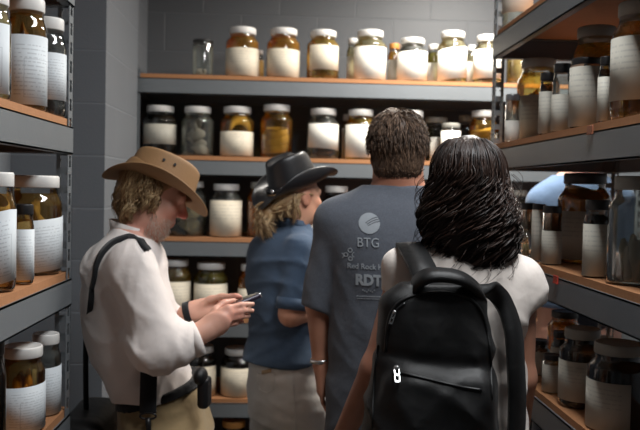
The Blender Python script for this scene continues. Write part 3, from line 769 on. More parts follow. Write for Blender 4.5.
def head(sd, c, fwd, up, s=1.0, female=False, mouth=True):
    """head with its face; c = middle of the head; returns a local->world map"""
    f, r, u = frame(fwd, up); c = np.array(c, float)
    P = lambda a, b, d: c + s * (a * f + b * r + d * u)
    ax = (f, r, u)
    E = lambda a, b, d, ra, rb, rd, k=.015, op=1: sd.ell(P(a, b, d), (ra * s, rb * s, rd * s), k, ax, op)
    E(-.012, 0, .03, .098, .076, .095)
    E(.03, 0, -.035, .066, .062, .085, .03)
    E(.062, 0, -.098, .024, .026 if not female else .02, .02, .025)
    for b in (-1, 1):
        E(.02, .048 * b, -.07, .045, .018, .03, .03)            # jaw
        E(.066, .042 * b, -.022, .022, .024, .02, .02)           # cheek bone
        E(.097, .031 * b, .004, .016, .018, .012, .012, -1)      # eye socket
        E(.078, .031 * b, .004, .0125, .0125, .0125, .004)       # eyeball
        E(.083, .031 * b, .012, .010, .016, .005, .005)          # upper lid
    E(.086, 0, .026, .014, .05, .012, .015)                      # brow
    sd.cone(P(.094, 0, .012), P(.116, 0, -.026), .0085 * s, .0135 * s, .012)
    for b in (-1, 1): E(.103, .011 * b, -.031, .010, .008, .007, .006)
    E(.090, 0, -.058, .012, .025, .0065, .008); E(.088, 0, -.070, .011, .021, .0065, .008)
    E(.103, 0, -.0635, .008, .022, .0018, .003, -1)
    for b in (-1, 1):
        E(-.006, .078 * b, -.008, .021, .009, .033, .006)
        E(.002, .087 * b, -.006, .011, .006, .019, .005, -1)
    return P
def hand(sd, wrist, knuckles, palm_n, fingers, thumb, wid=.042, fr=.0088):
    """palm from wrist to knuckles, four chains of joints and a thumb chain; palm_n points out of the back of the hand"""
    w, kn = np.array(wrist, float), np.array(knuckles, float); d = nrm(kn - w); n = nrm(palm_n); s_ = np.cross(d, n)
    mid = (w + kn) / 2; L = np.linalg.norm(kn - w)
    sd.ell(mid - d * .004 - n * .003, (L * .62, wid * .92, .015), .02, (d, s_, n))
    sd.cone(w - d * .012, w + d * .02, .026, .025, .02, sq=(n, .74))
    for ch in fingers:
        c0 = np.array(ch[1], float); o_ = np.dot(c0 - w, s_); sd.cone(w + s_ * o_ * .45 + d * .012, c0, .0125, .0108, .012); sd.ell(c0, (.0112, .0108, .0112), .004)
        for i in range(len(ch) - 1):
            sd.cone(ch[i], ch[i + 1], fr * (1.06 - .1 * i), fr * (.97 - .1 * i), .004)
    for i in range(len(thumb) - 1):
        sd.cone(thumb[i], thumb[i + 1], .0125 - .0015 * i, .011 - .0015 * i, .008)
def hanging_hand(sd, wrist, d, fwd, side, curl=.5):
    """relaxed hand hanging along d; fwd = where the thumb side looks; side = out of the back of the hand"""
    d, n = nrm(d), nrm(side); t = nrm(np.array(fwd, float) - d * np.dot(fwd, d)); w = np.array(wrist, float)
    kn = w + d * .092; ch = []
    for i, L in enumerate((.07, .078, .072, .058)):
        p = kn + t * (.030 - .020 * i) - d * (.004 * abs(i - 1)); c = [p - d * .025, p]; a = curl * .35
        for q in (.42, .33, .25):
            dd = d * math.cos(a) - n * math.sin(a); c.append(c[-1] + dd * L * q); a += curl * .55
        ch.append(c)
    th = [w + d * .025 + t * .018, w + d * .055 + t * .048 - n * .012, w + d * .085 + t * .054 - n * .022, w + d * .108 + t * .050 - n * .028]
    sd_w = .040
    hand(sd, w, kn, n, ch, th, sd_w)
def shoe(parent, ankle, fwd, mat):
    a = np.array(ankle, float); f = nrm((fwd[0], fwd[1], 0)); r = np.cross(f, (0, 0, 1)); u = np.array((0, 0, 1.0)); z = lambda q, h: np.array((q[0], q[1], h))
    s = Solid(); s.cone(z(a - f * .05, .045), z(a + f * .13, .036), .042, .036, .02, sq=(u, .95)); s.cone(z(a, .12), z(a - f * .01, .06), .045, .046, .03)
    s.box(z(a + f * .05, .014), (.14, .045, .014), .012, .008, (f, r, u))
    solid('shoe', s, mat, parent, .008)
def arms_legs(sd, hip, knee, ankle, r=(.088, .058, .042)):
    sd.cone(hip, knee, r[0], r[1], .03); sd.cone(knee, ankle, r[1], r[2], .03)
M['skin_man'] = skin_mat('ruddy_skin', srgb(212, 162, 142), srgb(200, 96, 84))
M['skin_tan'] = skin_mat('tanned_skin', srgb(182, 130, 106), srgb(160, 90, 76))
M['skin_fair'] = skin_mat('fair_skin', srgb(212, 160, 132), srgb(196, 110, 90))
# ------------------------------------------------------------------ shared builders for people
def strands(name, parent, mat, paths, radii, seed=1, sides=3):
    r = np.random.default_rng(seed); vals = r.random(len(paths))
    V, Fc, Aa = tubes(paths, radii, sides, False, vals)
    me = big_mesh(name, np.array(V) - np.array(parent.location), np.array(Fc))
    at = me.attributes.new('strand', 'FLOAT', 'POINT'); at.data.foreach_set('value', np.array(Aa, np.float32))
    return link(name, me, mat, parent, True)
def add_strands(V0, F0, paths, radii, parent, name, mat, seed=1, base=.2, sides=3, lock=None):
    """under-layer of hair plus its strands as one mesh"""
    r = np.random.default_rng(seed); vals = r.random(len(paths))
    if lock: vals = np.clip(.75 * r.random(len(paths) // lock + 1)[np.arange(len(paths)) // lock] ** 1.3 + .25 * vals, 0, 1)
    V, Fc, Aa = tubes(paths, radii, sides, False, vals); n = len(V0)
    F0 = np.asarray(F0)
    me = big_mesh(name, np.concatenate([V0, np.array(V)]) - np.array(parent.location), np.concatenate([F0, np.array(Fc) + n]))
    at = me.attributes.new('strand', 'FLOAT', 'POINT'); at.data.foreach_set('value', np.concatenate([np.full(n, base), Aa]).astype(np.float32))
    return link(name, me, mat, parent, True)
def hat_mesh(name, parent, mat, c, fwd, up, a, b, h, taper, bf, bb, bs, curl, droop, crease, thick=.004, pinch=0.0, roll=1.0, wob=0.0):
    """hat swept round an oval: dented crown, then brim; a, b crown half length / width, bf bb bs brim widths"""
    f, r, u = frame(fwd, up); c = np.array(c, float); n = 96; V, Fc = [], []
    prof = [(0.0, 1.0)] + [(q, 1.0) for q in (.25, .5, .72, .86)] + [(.95, .985), (1.0, .94)] + [(1.0, z) for z in (.8, .6, .4, .2, .06)] + [(1.02, 0)]
    brim = [.08, .22, .4, .6, .8, .93, 1.0]
    rings = []
    for q, z in prof:
        R = []
        for i in range(n):
            t = 2 * PI * i / n; x, y = math.cos(t), math.sin(t)
            k = taper + (1 - taper) * (1 - z)
            px, py, pz = a * q * k * x, b * q * k * y, h * z
            if z > .9:   # dent along the top
                pz -= crease * math.exp(-(y * q / .42) ** 2) * (1 - .35 * (x * q) ** 2) * (1 if q < .97 else .4)
                pz += .012 * (x * q) * 0
            if pinch: py *= 1 - pinch * sstep(.2, 1, x) * z; pz -= pinch * .05 * sstep(.5, 1, x) * (z > .5)
            R.append((px, py, pz))
        rings.append(R)
    for s_ in brim:
        R = []
        for i in range(n):
            t = 2 * PI * i / n; x, y = math.cos(t), math.sin(t)
            w = (bf if x > 0 else bb) * x * x + bs * y * y
            px, py = (a * 1.02 + w * s_) * x, (b * 1.02 + w * s_) * y
            side = abs(y) ** 1.5
            pz = curl * side * s_ ** 1.7 - droop * (abs(x) ** 2) * s_ ** 1.6 * (1 if x > 0 else 1.35) + wob * math.sin(3 * t + 1) * s_
            py *= 1 - (roll - 1) * 0
            if curl > .035: py *= 1 - .30 * side * s_ ** 2.2 * (curl / .07)
            R.append((px, py, pz))
        rings.append(R)
    for j, R in enumerate(rings):
        for p in R: V.append(c + p[0] * f + p[1] * r + p[2] * u)
    for j in range(1, len(rings) - 1):
        for i in range(n):
            i2 = (i + 1) % n; Fc.append((j * n + i, j * n + i2, (j + 1) * n + i2, (j + 1) * n + i))
    cen = len(V); V.append(np.mean(V[:n], 0))
    me = mesh_np(name, shift(V, parent.location), Fc + [(n + (i + 1) % n, n + i, cen) for i in range(n)])
    o = link(name, me, mat, parent)
    md = o.modifiers.new('thick', 'SOLIDIFY'); md.thickness = thick; md.offset = 0
    ss = o.modifiers.new('smooth', 'SUBSURF'); ss.levels = ss.render_levels = 1
    return o, (lambda x, y, z: c + x * f + y * r + z * u)
def rows_px(rows, Y, sc, extra=()):
    out = []
    for py, cx, half, rb in rows:
        p = W(cx, py, Y); out.append((p.z, p.x, Y, half / sc, rb))
    return out + list(extra)

M['hat_tan'] = plain('tan_oiled_hat_leather', srgb(142, 108, 72), .7, 0, .16, 14, .25, 180)
M['hat_black'] = plain('black_hat_leather', srgb(24, 24, 27), .40, 0, .3, 20, .3, 160, spec=.6)
M['silver'] = plain('silver_metal', srgb(205, 205, 205), .25, .9, .05)
M['black_web'] = fabric('black_webbing', srgb(26, 27, 30), 1200, .2, 40)
M['black_nylon'] = fabric('black_nylon', srgb(13, 13, 14), 1500, .25, 14, .48, spec=.5, sheen=.02)
M['black_plastic'] = plain('black_plastic', srgb(22, 22, 24), .4, 0, .1)
M['cream_shirt'] = fabric('white_linen_shirt', srgb(226, 217, 212), 900, .05, 10)
M['white_tee'] = fabric('white_cotton_tee', srgb(226, 216, 208), 1000, .04, 10)
M['slate_tee'] = fabric('slate_heather_cotton', srgb(70, 74, 82), 1000, .10, 16, heather=.55)
M['denim_shirt'] = fabric('blue_denim_shirt', srgb(60, 76, 96), 1000, .2, 20, heather=.3)
M['pale_blue'] = fabric('light_blue_shirt', srgb(102, 126, 158), 1000, .06, 10)
M['khaki'] = fabric('khaki_cotton', srgb(138, 118, 86), 900, .12, 10)
M['white_jean'] = fabric('off_white_denim', srgb(224, 218, 212), 1000, .06, 10)
M['dark_cloth'] = fabric('dark_trouser_cloth', srgb(40, 44, 54), 1000, .15, 10)
M['shoe'] = plain('shoe_leather', srgb(48, 38, 32), .5)
M['print'] = plain('faded_grey_print', srgb(142, 148, 154), .8, 0, .1, 80)
M['hair_black'] = hair_mat('black_brown_hair', srgb(16, 11, 10), srgb(62, 44, 36), .46, spec=.32)
M['hair_brown'] = hair_mat('greying_brown_hair', srgb(38, 27, 20), srgb(116, 92, 74), .55, spec=.3)
M['hair_blond'] = hair_mat('sandy_blond_hair', srgb(122, 84, 48), srgb(212, 184, 140), .45)
M['hair_grey'] = hair_mat('grey_stubble', srgb(188, 160, 140), srgb(226, 212, 200), .5)
M['hair_dark'] = hair_mat('dark_short_hair', srgb(30, 24, 20), srgb(60, 48, 40), .4)

# ================================================================== the man in the slate T-shirt
Y3 = 2.3; s3 = F / Y3
P3 = root('person', (W(395, 300, Y3).x, Y3, 0), 'bareheaded man in slate T-shirt printed BTG and RDT, seen from behind between two women', 'person', 'visitors in the aisle')
q = lambda x, y, d=0.0: np.array(W(x, y, Y3 + d))
trunk = rows_px([(186, 400, 26, .055), (194, 400, 40, .07), (203, 398, 58, .088), (214, 397, 69, .105), (236, 396, 71, .125),
                 (270, 395, 65, .13), (300, 394, 62, .13), (360, 393, 62, .132), (400, 393, 65, .135), (440, 393, 67, .138)], Y3, s3)
def trunk3(sd): sd.loft(trunk, 0, .03, 2.3)
sd = Solid(); trunk3(sd)
cz = np.array(W(393, 420, Y3))
sd.cone(q(400, 196), q(400, 165, .015), .064, .060, .03)
arm_l = [q(337, 225), q(317.5, 300), q(321, 362, .02)]; arm_r = [q(460, 225), q(476, 300, .02), q(472, 362, .1)]
for a_ in (arm_l, arm_r):
    sd.cone(a_[0], a_[1], .052, .036, .03); sd.cone(a_[1], a_[2], .037, .025, .02)
hanging_hand(sd, arm_l[2], (.02, .05, -1), (0, 1, 0), (-1, -.1, 0)); hanging_hand(sd, arm_r[2], (-.05, .35, -1), (0, 1, 0), (1, 0, 0))
for s_ in (-1, 1):
    arms_legs(sd, cz + (.095 * s_, 0, -.02), np.array((cz[0] + .105 * s_, Y3 - .01, .48)), np.array((cz[0] + .11 * s_, Y3 + .01, .09)))
    sd.cone((cz[0] + .11 * s_, Y3, .05), (cz[0] + .12 * s_, Y3 + .15, .04), .035, .03, .02)
hc3 = q(397.5, 153.5, .015); P = head(sd, hc3, (.12, 1, -.10), (0, .1, 1), .93)
sd.ell(P(-.02, 0, -.07), (.07, .062, .06), .03, frame((.12, 1, -.1), (0, .1, 1)))
o, V, _ = solid('body', sd, M['skin_tan'], P3, .0075); blush(o, V, [(q(400, 184), (.08, .1, .02), .35)])
# T-shirt
sh = Solid(); trunk3(sh)
for a_, s_ in ((arm_l, 1), (arm_r, -1)):
    sh.cone(a_[0] + np.array((.01 * s_, 0, .004)), a_[1] + (a_[1] - a_[2]) * -.10, .058, .041, .014, flat='b')
    sh.cone(q(400, 196), a_[0] + np.array((0, 0, .012)), .055, .052, .03)
fo_ = folds(3, .0030, 24, (1.3, .6, .45)); fc_ = creases(4, .008, 36, [(1, 0, .5), (1, 0, -.5), (.6, 0, 1)])
def fo(X, Y, Z): return fo_(X, Y, Z) + fc_(X, Y, Z)
zneck = q(400, 185.5)[2]
def post(X, Y, Z, D):
    d = D - fo(X, Y, Z) * sstep(1.46, 1.25, Z) - .012
    return np.maximum(np.maximum(d, Z - zneck - .25 * (Y - Y3) * 0), .80 + .01 * np.sin(X * 20) - Z)
tee, Vt, Ft = solid('tshirt', sh, M['slate_tee'], P3, .006, post)
# rib collar
cp = [q(400, 187.5) + np.array((.066 * math.cos(t), .062 * math.sin(t) + .008, .004 * math.sin(t))) for t in np.linspace(0, 2 * PI, 40)]
put('collar', tubes([cp], [.0065], 6)[:2], M['slate_tee'], P3)
# trousers, shoes, bracelet
pt = Solid(); pt.loft([(.98, cz[0], Y3, .165, .118), (.88, cz[0], Y3, .175, .125), (.80, cz[0], Y3, .178, .125)], 0, .03)
for s_ in (-1, 1): arms_legs(pt, cz + (.095 * s_, 0, -.03), np.array((cz[0] + .105 * s_, Y3 - .01, .48)), np.array((cz[0] + .11 * s_, Y3 + .01, .07)), (.10, .075, .062))
f2 = folds(5, .004, 20)
solid('trousers', pt, M['dark_cloth'], P3, .011, lambda X, Y, Z, D: D - f2(X, Y, Z))
for s_ in (-1, 1): shoe(P3, (cz[0] + .11 * s_, Y3, 0), (.1 * s_, 1), M['shoe'])
wr = arm_l[2] + (arm_l[1] - arm_l[2]) * .03; bp = [wr + np.array((.031 * math.cos(t), .031 * math.sin(t), .002 * math.cos(t))) for t in np.linspace(0, 2 * PI, 30)]
put('bracelet', ribbon(bp, (0, 0, 1), .011, .003), M['silver'], P3)
# hair
f, r, u = frame((.12, 1, -.10), (0, .1, 1)); hs = Solid()
hs.ell(P(-.014, 0, .034), (.100, .079, .094), .02, (f, r, u)); hs.ell(P(-.042, 0, -.045), (.064, .070, .058), .03, (f, r, u))
def cut3(X, Y, Z, D):
    a = (X - hc3[0]) * f[0] + (Y - hc3[1]) * f[1] + (Z - hc3[2]) * f[2]; w = (X - hc3[0]) * u[0] + (Y - hc3[1]) * u[1] + (Z - hc3[2]) * u[2]
    b = np.abs((X - hc3[0]) * r[0] + (Y - hc3[1]) * r[1] + (Z - hc3[2]) * r[2])
    D = np.maximum(D, a - .02 - 1.0 * np.maximum(0, w - .01)); D = np.maximum(D, -.088 - w)
    return np.maximum(D, -(((a - .0) / .03) ** 2 + ((w + .02) / .045) ** 2 - 1) * .02 * (b > .06) - .3 * (b <= .06))
Vh, Fh = hs.mesh(.006, cut3)
rg = np.random.default_rng(11); paths, radii = [], []
tree = BVHTree.FromPolygons([tuple(v) for v in Vh], [tuple(x) for x in Fh.tolist()])
sel = rg.choice(len(Vh), 3600)
for i in sel:
    p = Vh[i]; d = nrm(p - (hc3 - f * .01)); wl = (p - hc3) @ u
    down = -u - f * .25 + rg.normal(size=3) * .22; 
    if wl > .085: down = down + r * np.sign((p - hc3) @ r) * .5 - f * .4
    down = nrm(down - d * (down @ d)); L = rg.uniform(.018, .036) * (1.0 if wl > -.05 else .6)
    if wl < -.06: L *= .5
    paths.append([p + d * .000, p + d * .002 + down * L * .35, p + d * .003 + down * L * .7, p + d * .001 + down * L]); radii.append([.0011, .0013, .0011, .0004])
add_strands(Vh, Fh, paths, radii, P3, 'hair', M['hair_brown'], 4, .3)
# print on the back of the shirt
tbv = BVHTree.FromPolygons([tuple(v) for v in Vt], [tuple(x) for x in Ft.tolist()])
def on_back(name, polys, parent, mat, label=None):
    """polys in photo pixels, laid on the back of the shirt as a thin film"""
    bm = bmesh.new(); cache = {}
    for pl in polys:
        vs = []
        for x, y in pl:
            key = (round(x, 3), round(y, 3))
            if key not in cache:
                p = W(x, y, Y3 - .16); hit = tbv.ray_cast(Vector((p.x, p.y - .3, p.z)), Vector((0, 1, 0)))[0]
                if hit is None: hit = p
                cache[key] = bm.verts.new(Vector(hit) - Vector((0, .0016, 0)) - P3.location)
            vs.append(cache[key])
        try: bm.faces.new(vs)
        except ValueError: pass
    me = bpy.data.meshes.new(name); bm.to_mesh(me); bm.free(); o = link(name, me, mat, parent, False)
    md = o.modifiers.new('film', 'SOLIDIFY'); md.thickness = .0006; md.offset = 1
    if label: o['label'] = label
    return o
def text_polys(txt, cx, base, height, width=None, bold=0.0, shear=0.0):
    c = bpy.data.curves.new('t', 'FONT'); c.body = txt; c.size = 1; c.align_x = 'CENTER'; c.offset = bold; c.shear = shear; c.resolution_u = 3
    o = bpy.data.objects.new('t', c); COL.objects.link(o); bpy.context.view_layer.update()
    me = bpy.data.meshes.new_from_object(o.evaluated_get(bpy.context.evaluated_depsgraph_get()))
    bm = bmesh.new(); bm.from_mesh(me); bmesh.ops.triangulate(bm, faces=bm.faces[:])
    for _ in range(2):
        lg = [e for e in bm.edges if e.calc_length() > .18]
        if lg: bmesh.ops.subdivide_edges(bm, edges=lg, cuts=1); bmesh.ops.triangulate(bm, faces=bm.faces[:])
    xs = [v.co.x for v in bm.verts]; ys = [v.co.y for v in bm.verts]
    sy = height / (max(ys) - min(ys)); sx = sy if width is None else width / (max(xs) - min(xs)); y0 = min(ys); xm = (max(xs) + min(xs)) / 2
    out = [[(cx + (v.co.x - xm) * sx + .0, base - (v.co.y - y0) * sy + .021 * (v.co.x - xm) * sx) for v in fc.verts] for fc in bm.faces]
    bm.free(); bpy.data.objects.remove(o); bpy.data.curves.remove(c); bpy.data.meshes.remove(me); return out
def disc_polys(cx, cy, R, gaps):
    out = []; N = 44
    for i in range(N):
        for j in range(N):
            x0, x1 = [-1 + 2 * (i + k) / N for k in (0, 1)]; y0, y1 = [-1 + 2 * (j + k) / N for k in (0, 1)]
            xm, ym = (x0 + x1) / 2, (y0 + y1) / 2
            if xm * xm + ym * ym > 1 or gaps(xm, ym): continue
            out.append([(cx + x0 * R, cy + y0 * R), (cx + x1 * R, cy + y0 * R), (cx + x1 * R, cy + y1 * R), (cx + x0 * R, cy + y1 * R)])
    return out
def gaps(x, y):          # three swooping cuts in the upper right half of the globe
    t = y + .62 * x - .28 * x * x
    return any(abs(t - k) < .045 and x > -.35 + .1 * n and y < .35 for n, k in enumerate((-.28, -.06, .16)))
on_back('shirt_print', disc_polys(371, 224, 10.6, gaps), tee, M['print'], 'grey globe with swooping cuts')
on_back('shirt_print', text_polys('BTG', 369.5, 248, 9.5, 21), tee, M['print'], 'lettering BTG')
def ring_polys(cx, cy, r0, r1, a0=0, a1=360, n=18):
    A_ = [math.radians(a0 + (a1 - a0) * i / n) for i in range(n + 1)]
    return [[(cx + r0 * math.cos(a), cy + r0 * math.sin(a)), (cx + r1 * math.cos(a), cy + r1 * math.sin(a)), (cx + r1 * math.cos(b), cy + r1 * math.sin(b)), (cx + r0 * math.cos(b), cy + r0 * math.sin(b))] for a, b in zip(A_, A_[1:])]
knot = ring_polys(351.5, 251.6, 1.5, 2.5) + ring_polys(347.3, 256.2, 1.4, 2.4) + ring_polys(351.8, 260.2, 1.4, 2.4) + ring_polys(356, 256, 2.0, 2.9, 100, 260) + ring_polys(342.5, 257.5, 2.2, 3.0, -70, 60)
on_back('shirt_print', knot, tee, M['print'], 'small looping knot emblem')
on_back('shirt_print', text_polys('Red Rock Hotel', 372, 270.5, 5.6, 46, .012), tee, M['print'], 'lettering Red Rock Hotel')
on_back('shirt_print', text_polys('RDT', 370, 287, 11.5, 26, .05), tee, M['print'], 'bold lettering RDT')
ln = []
for k in range(16):
    ln += [[(358 + k * 1.7, 297.4), (358 + k * 1.7 + 1.2, 297.4), (358 + k * 1.7 + 1.2, 298.6), (358 + k * 1.7, 298.6)]]
ln += [[(358 + k * 3, 300.2), (361 + k * 3, 300.2), (361 + k * 3, 300.7), (358 + k * 3, 300.7)] for k in range(9)]
for k in range(7): ln += ring_polys(364 + k * 1.9, 291.5 + (k % 3) * .9, .3, .8, n=6)
on_back('shirt_print', ln, tee, M['print'], 'fine illegible line under the big letters')
# ================================================================== the long-haired woman with the backpack
Y4 = 1.8; s4 = F / Y4
P4 = root('person', (W(465, 300, Y4).x, Y4, 0), 'woman with long wavy black hair in white cap-sleeve tee, wearing a black backpack', 'person', 'visitors in the aisle')
q = lambda x, y, d=0.0: np.array(W(x, y, Y4 + d))
trunk = rows_px([(240, 468, 26, .05), (252, 467, 36, .062), (262, 466, 55, .078), (275, 466, 64, .090), (300, 466, 60, .10),
                 (350, 465, 53, .10), (395, 465, 54, .105), (435, 465, 60, .115)], Y4, s4)
c4x = W(465, 430, Y4).x
trunk += [(.90, c4x, Y4, .170, .125), (.84, c4x, Y4, .17, .125)]
def trunk4(sd): sd.loft(trunk, 0, .03, 2.3)
sd = Solid(); trunk4(sd)
sd.cone(q(467, 255), q(468, 215, .01), .052, .047, .03)
arm_l = [q(405, 272, .0), q(376, 368, -.01), q(338, 446, .10)]; arm_r = [q(520, 282, .0), q(521, 378, .0), q(517, 450, .14)]
for a_ in (arm_l, arm_r):
    sd.cone(a_[0], a_[1], .038, .031, .025); sd.cone(a_[1], a_[2], .035, .023, .02)
hanging_hand(sd, arm_l[2], arm_l[2] - arm_l[1], (.3, 1, .2), (-1, .1, .1)); hanging_hand(sd, arm_r[2], arm_r[2] - arm_r[1], (-.3, 1, .2), (1, .1, .1))
for s_ in (-1, 1):
    arms_legs(sd, (c4x + .085 * s_, Y4, .86), (c4x + .08 * s_, Y4 + .01, .47), (c4x + .085 * s_, Y4 - .01, .09), (.085, .055, .038))
    sd.cone((c4x + .085 * s_, Y4 - .01, .05), (c4x + .095 * s_, Y4 + .13, .04), .032, .028, .02)
hc4 = q(468, 190, .01); hf4 = (.22, 1, -.08); P = head(sd, hc4, hf4, (0, .1, 1), .92, True)
o, V, _ = solid('body', sd, M['skin_tan'], P4, .007); blush(o, V, [(arm_l[1], (.05, .06, .06), .3)])
sh = Solid(); trunk4(sh)
for a_, tip in ((arm_l, q(401, 291)), (arm_r, q(526, 303))):
    sh.cone(q(467, 258), a_[0] + np.array((0, 0, .006)), .045, .043, .03)
    sh.cone(a_[0] + np.array((0, 0, .004)), tip, .040, .039, .02, flat='b')
fo4_ = folds(8, .003, 26); fc4_ = creases(9, .009, 46, [(1, 0, .6), (1, 0, -.6)])
def fo4(X, Y, Z): return fo4_(X, Y, Z) + fc4_(X, Y, Z)
z0 = q(467, 244)[2]
tee4, _, _ = solid('tee', sh, M['white_tee'], P4, .0065, lambda X, Y, Z, D: np.maximum(np.maximum(D - .010 - fo4(X, Y, Z), Z - z0), .845 - Z))
pt = Solid(); pt.loft([(.96, c4x, Y4, .150, .115), (.90, c4x, Y4, .172, .126), (.80, c4x, Y4, .178, .13)], 0, .03)
for s_ in (-1, 1): arms_legs(pt, (c4x + .088 * s_, Y4, .84), (c4x + .082 * s_, Y4 + .01, .47), (c4x + .085 * s_, Y4 - .01, .07), (.092, .066, .052))
solid('jeans', pt, M['dark_cloth'], P4, .011)
for s_ in (-1, 1): shoe(P4, (c4x + .085 * s_, Y4 - .01, 0), (.05 * s_, 1), M['shoe'])
# ---- hair: an under-layer and hanging wavy locks
f, r, u = frame((.22, 1, -.05), (0, 0, 1)); hs = Solid()
hs.ell(P(-.020, 0, .034), (.094, .070, .092), .02, (f, r, u))
hs.cone(q(466, 190, -.02), q(468, 228, -.035), .066, .076, .03, sq=(f, .92)); hs.cone(q(468, 228, -.035), q(474, 258, -.05), .078, .050, .03, sq=(f, .72))
def cut4(X, Y, Z, D):
    a = (X - hc4[0]) * f[0] + (Y - hc4[1]) * f[1]; w = Z - hc4[2]
    return np.maximum(D, a - .035 - 1.2 * np.maximum(0, w - .03))
Vh, Fh = hs.mesh(.0075, cut4)
rg = np.random.default_rng(21); paths, radii = [], []
nl = 330
for L_ in range(nl):
    th = rg.uniform(-2.45, 2.45)                      # 0 = straight back of the head
    el = rg.uniform(.05, 1.0) ** .8
    ph0 = rg.uniform(0, 6.3); wl = rg.uniform(.062, .095); amp = rg.uniform(.008, .017)
    d0 = -f * math.cos(th) + r * math.sin(th)
    top = P(-.012, 0, .03)
    zt = top[2] + .088 * math.sin(el * PI / 2); rad0 = .090 * math.cos(el * PI / 2) + .004
    dx_ = d0 @ np.array((1, 0, 0)); px_end = rg.uniform(236, 264) + 22 * sstep(-.5, .5, dx_) * rg.uniform(.2, 1.1)
    z_end = q(468, px_end)[2]
    Rm = rg.uniform(.090, .107); grow_ = rg.uniform(0, .012)
    for k in range(11):
        off = rg.normal(size=2) * .0045; n = 30; pts = []
        for i in range(n):
            t = i / (n - 1); z = zt + (z_end - zt) * (t ** 1.05)
            # stay outside the skull, then fall almost straight
            h_ = (z - top[2]) / .094
            if h_ > 0: rr = max(rad0, .092 * math.sqrt(max(0, 1 - h_ * h_)) + .006)
            else: rr = .096
            s_ = sstep(.0, .18, top[2] - z); rr = rr * (1 - s_) + (Rm + grow_) * s_
            e_ = sstep(.62, 1.0, t); rr *= 1 - .22 * e_
            w_ = amp * sstep(.12, .5, t) * (1 + .6 * t)
            ang = ph0 + 2 * PI * (zt - z) / wl + k * .03
            tan_ = np.cross(d0, (0, 0, 1.0)); b = top + d0 * (rr * (.96 if abs(th) < 1 else 1.0) + off[0] * (1 - .5 * e_) + w_ * .55 * math.cos(ang)) + tan_ * (off[1] * 1.6 * (1 - .5 * e_) + w_ * 1.25 * math.sin(ang))
            nar = .80 + .20 * sstep(-.02, .10, top[2] - z); lat = (b - top) @ r; b = b - r * lat * (1 - nar)
            b = b + np.array((.004 * sstep(.1, .9, t) , 0, 0))
            b[2] = z; pts.append(b)
        paths.append(pts); radii.append(np.r_[.0008, np.full(n - 6, .0019), np.linspace(.0017, .0003, 5)])
for k in range(90):                                    # stray hairs round the outline
    th = rg.uniform(-2.2, 2.2); d0 = -f * math.cos(th) + r * math.sin(th); z = q(468, rg.uniform(165, 262))[2]; b = P(-.012, 0, .03) + d0 * .10; b[2] = z
    c_ = np.array([b + d0 * (.020 * math.sin(t * 3)) + np.cross(d0, (0, 0, 1.0)) * (.03 * t) - np.array((0, 0, .05 * t)) for t in np.linspace(0, 1, 8)])
    paths.append(c_); radii.append(np.linspace(.0009, .0003, 8))
add_strands(Vh, Fh, paths, radii, P4, 'hair', M['hair_black'], 6, .1, lock=11)

# ================================================================== her backpack
YBk = 1.555; sB = F / YBk
BP = root('backpack', (W(438, 400, 1.62).x, 1.62, W(438, 468, 1.6).z), 'black nylon backpack with silver zip pulls, worn by the long-haired woman', 'backpack')
b = lambda x, y, d=0.0: np.array(W(x, y, YBk + d))
bs = Solid()
rows = []
for py, cx, half, dep in ((286, 440, 32, .03), (292, 440, 48, .04), (302, 439, 57, .05), (325, 437, 61, .06), (360, 436, 66, .066), (400, 435, 71, .07), (440, 434, 72, .07), (462, 434, 70, .066), (470, 434, 62, .06)):
    p = W(cx, py, YBk); rows.append((p.z, p.x, 1.605, half / sB, dep))
bs.loft(rows, 0, .02, 3.0)
pk = []
for py, cx, half, dep in ((370, 438, 50, .02), (378, 437, 58, .035), (400, 436, 62, .045), (440, 435, 64, .048), (466, 434, 60, .04)):
    p = W(cx, py, YBk); pk.append((p.z, p.x, 1.555, half / sB, dep))
bs.loft(pk, 0, .016, 3.0)
fb = folds(14, .0060, 26, (1.6, .5, .45)); fb2 = creases(15, .013, 38, [(1, 0, .3), (1, 0, -.7), (.8, 0, .9)], 2.6)
zs_ = b(438, 372)[2]
def postb(X, Y, Z, D):
    sag = .006 * np.exp(-((Z - zs_ - .02 + .10 * (X - BP.location.x)) / .012) ** 2)
    return D - fb(X, Y, Z) * sstep(b(0, 290)[2], b(0, 320)[2], Z) - fb2(X, Y, Z) * sstep(b(0, 288)[2], b(0, 312)[2], Z) + sag
bag, Vb, Fb = solid('bag_body', bs, M['black_nylon'], BP, .006, postb)
bt = BVHTree.FromPolygons([tuple(v) for v in Vb], [tuple(x) for x in Fb.tolist()])
def onbag(x, y, out=.002):
    p = W(x, y, YBk); h = bt.ray_cast(CAM, (p - CAM).normalized())[0]
    return (Vector(h) if h else p) - (p - CAM).normalized() * out
def seam(name, pts, rad, mat, n=6):
    pp = smoothpath([Vector((x, y, 0)) for x, y in pts], n); return put(name, tubes([[onbag(p.x, p.y, rad * .5) for p in pp]], [rad], 6, True)[:2], M[mat], BP)
seam('piping', [(385, 352), (388, 322), (396, 305), (412, 296), (440, 292), (466, 297), (480, 309), (487, 330), (491, 360), (492, 400)], .0028, 'black_nylon')
seam('zip', [(398, 372), (415, 376), (440, 382), (462, 387), (482, 390)], .0026, 'black_plastic')
seam('piping', [(378, 345), (374, 380), (372, 428)], .0024, 'black_nylon')
seam('pocket_zip', [(386, 340), (389, 326), (395, 312), (405, 303)], .0024, 'black_plastic')
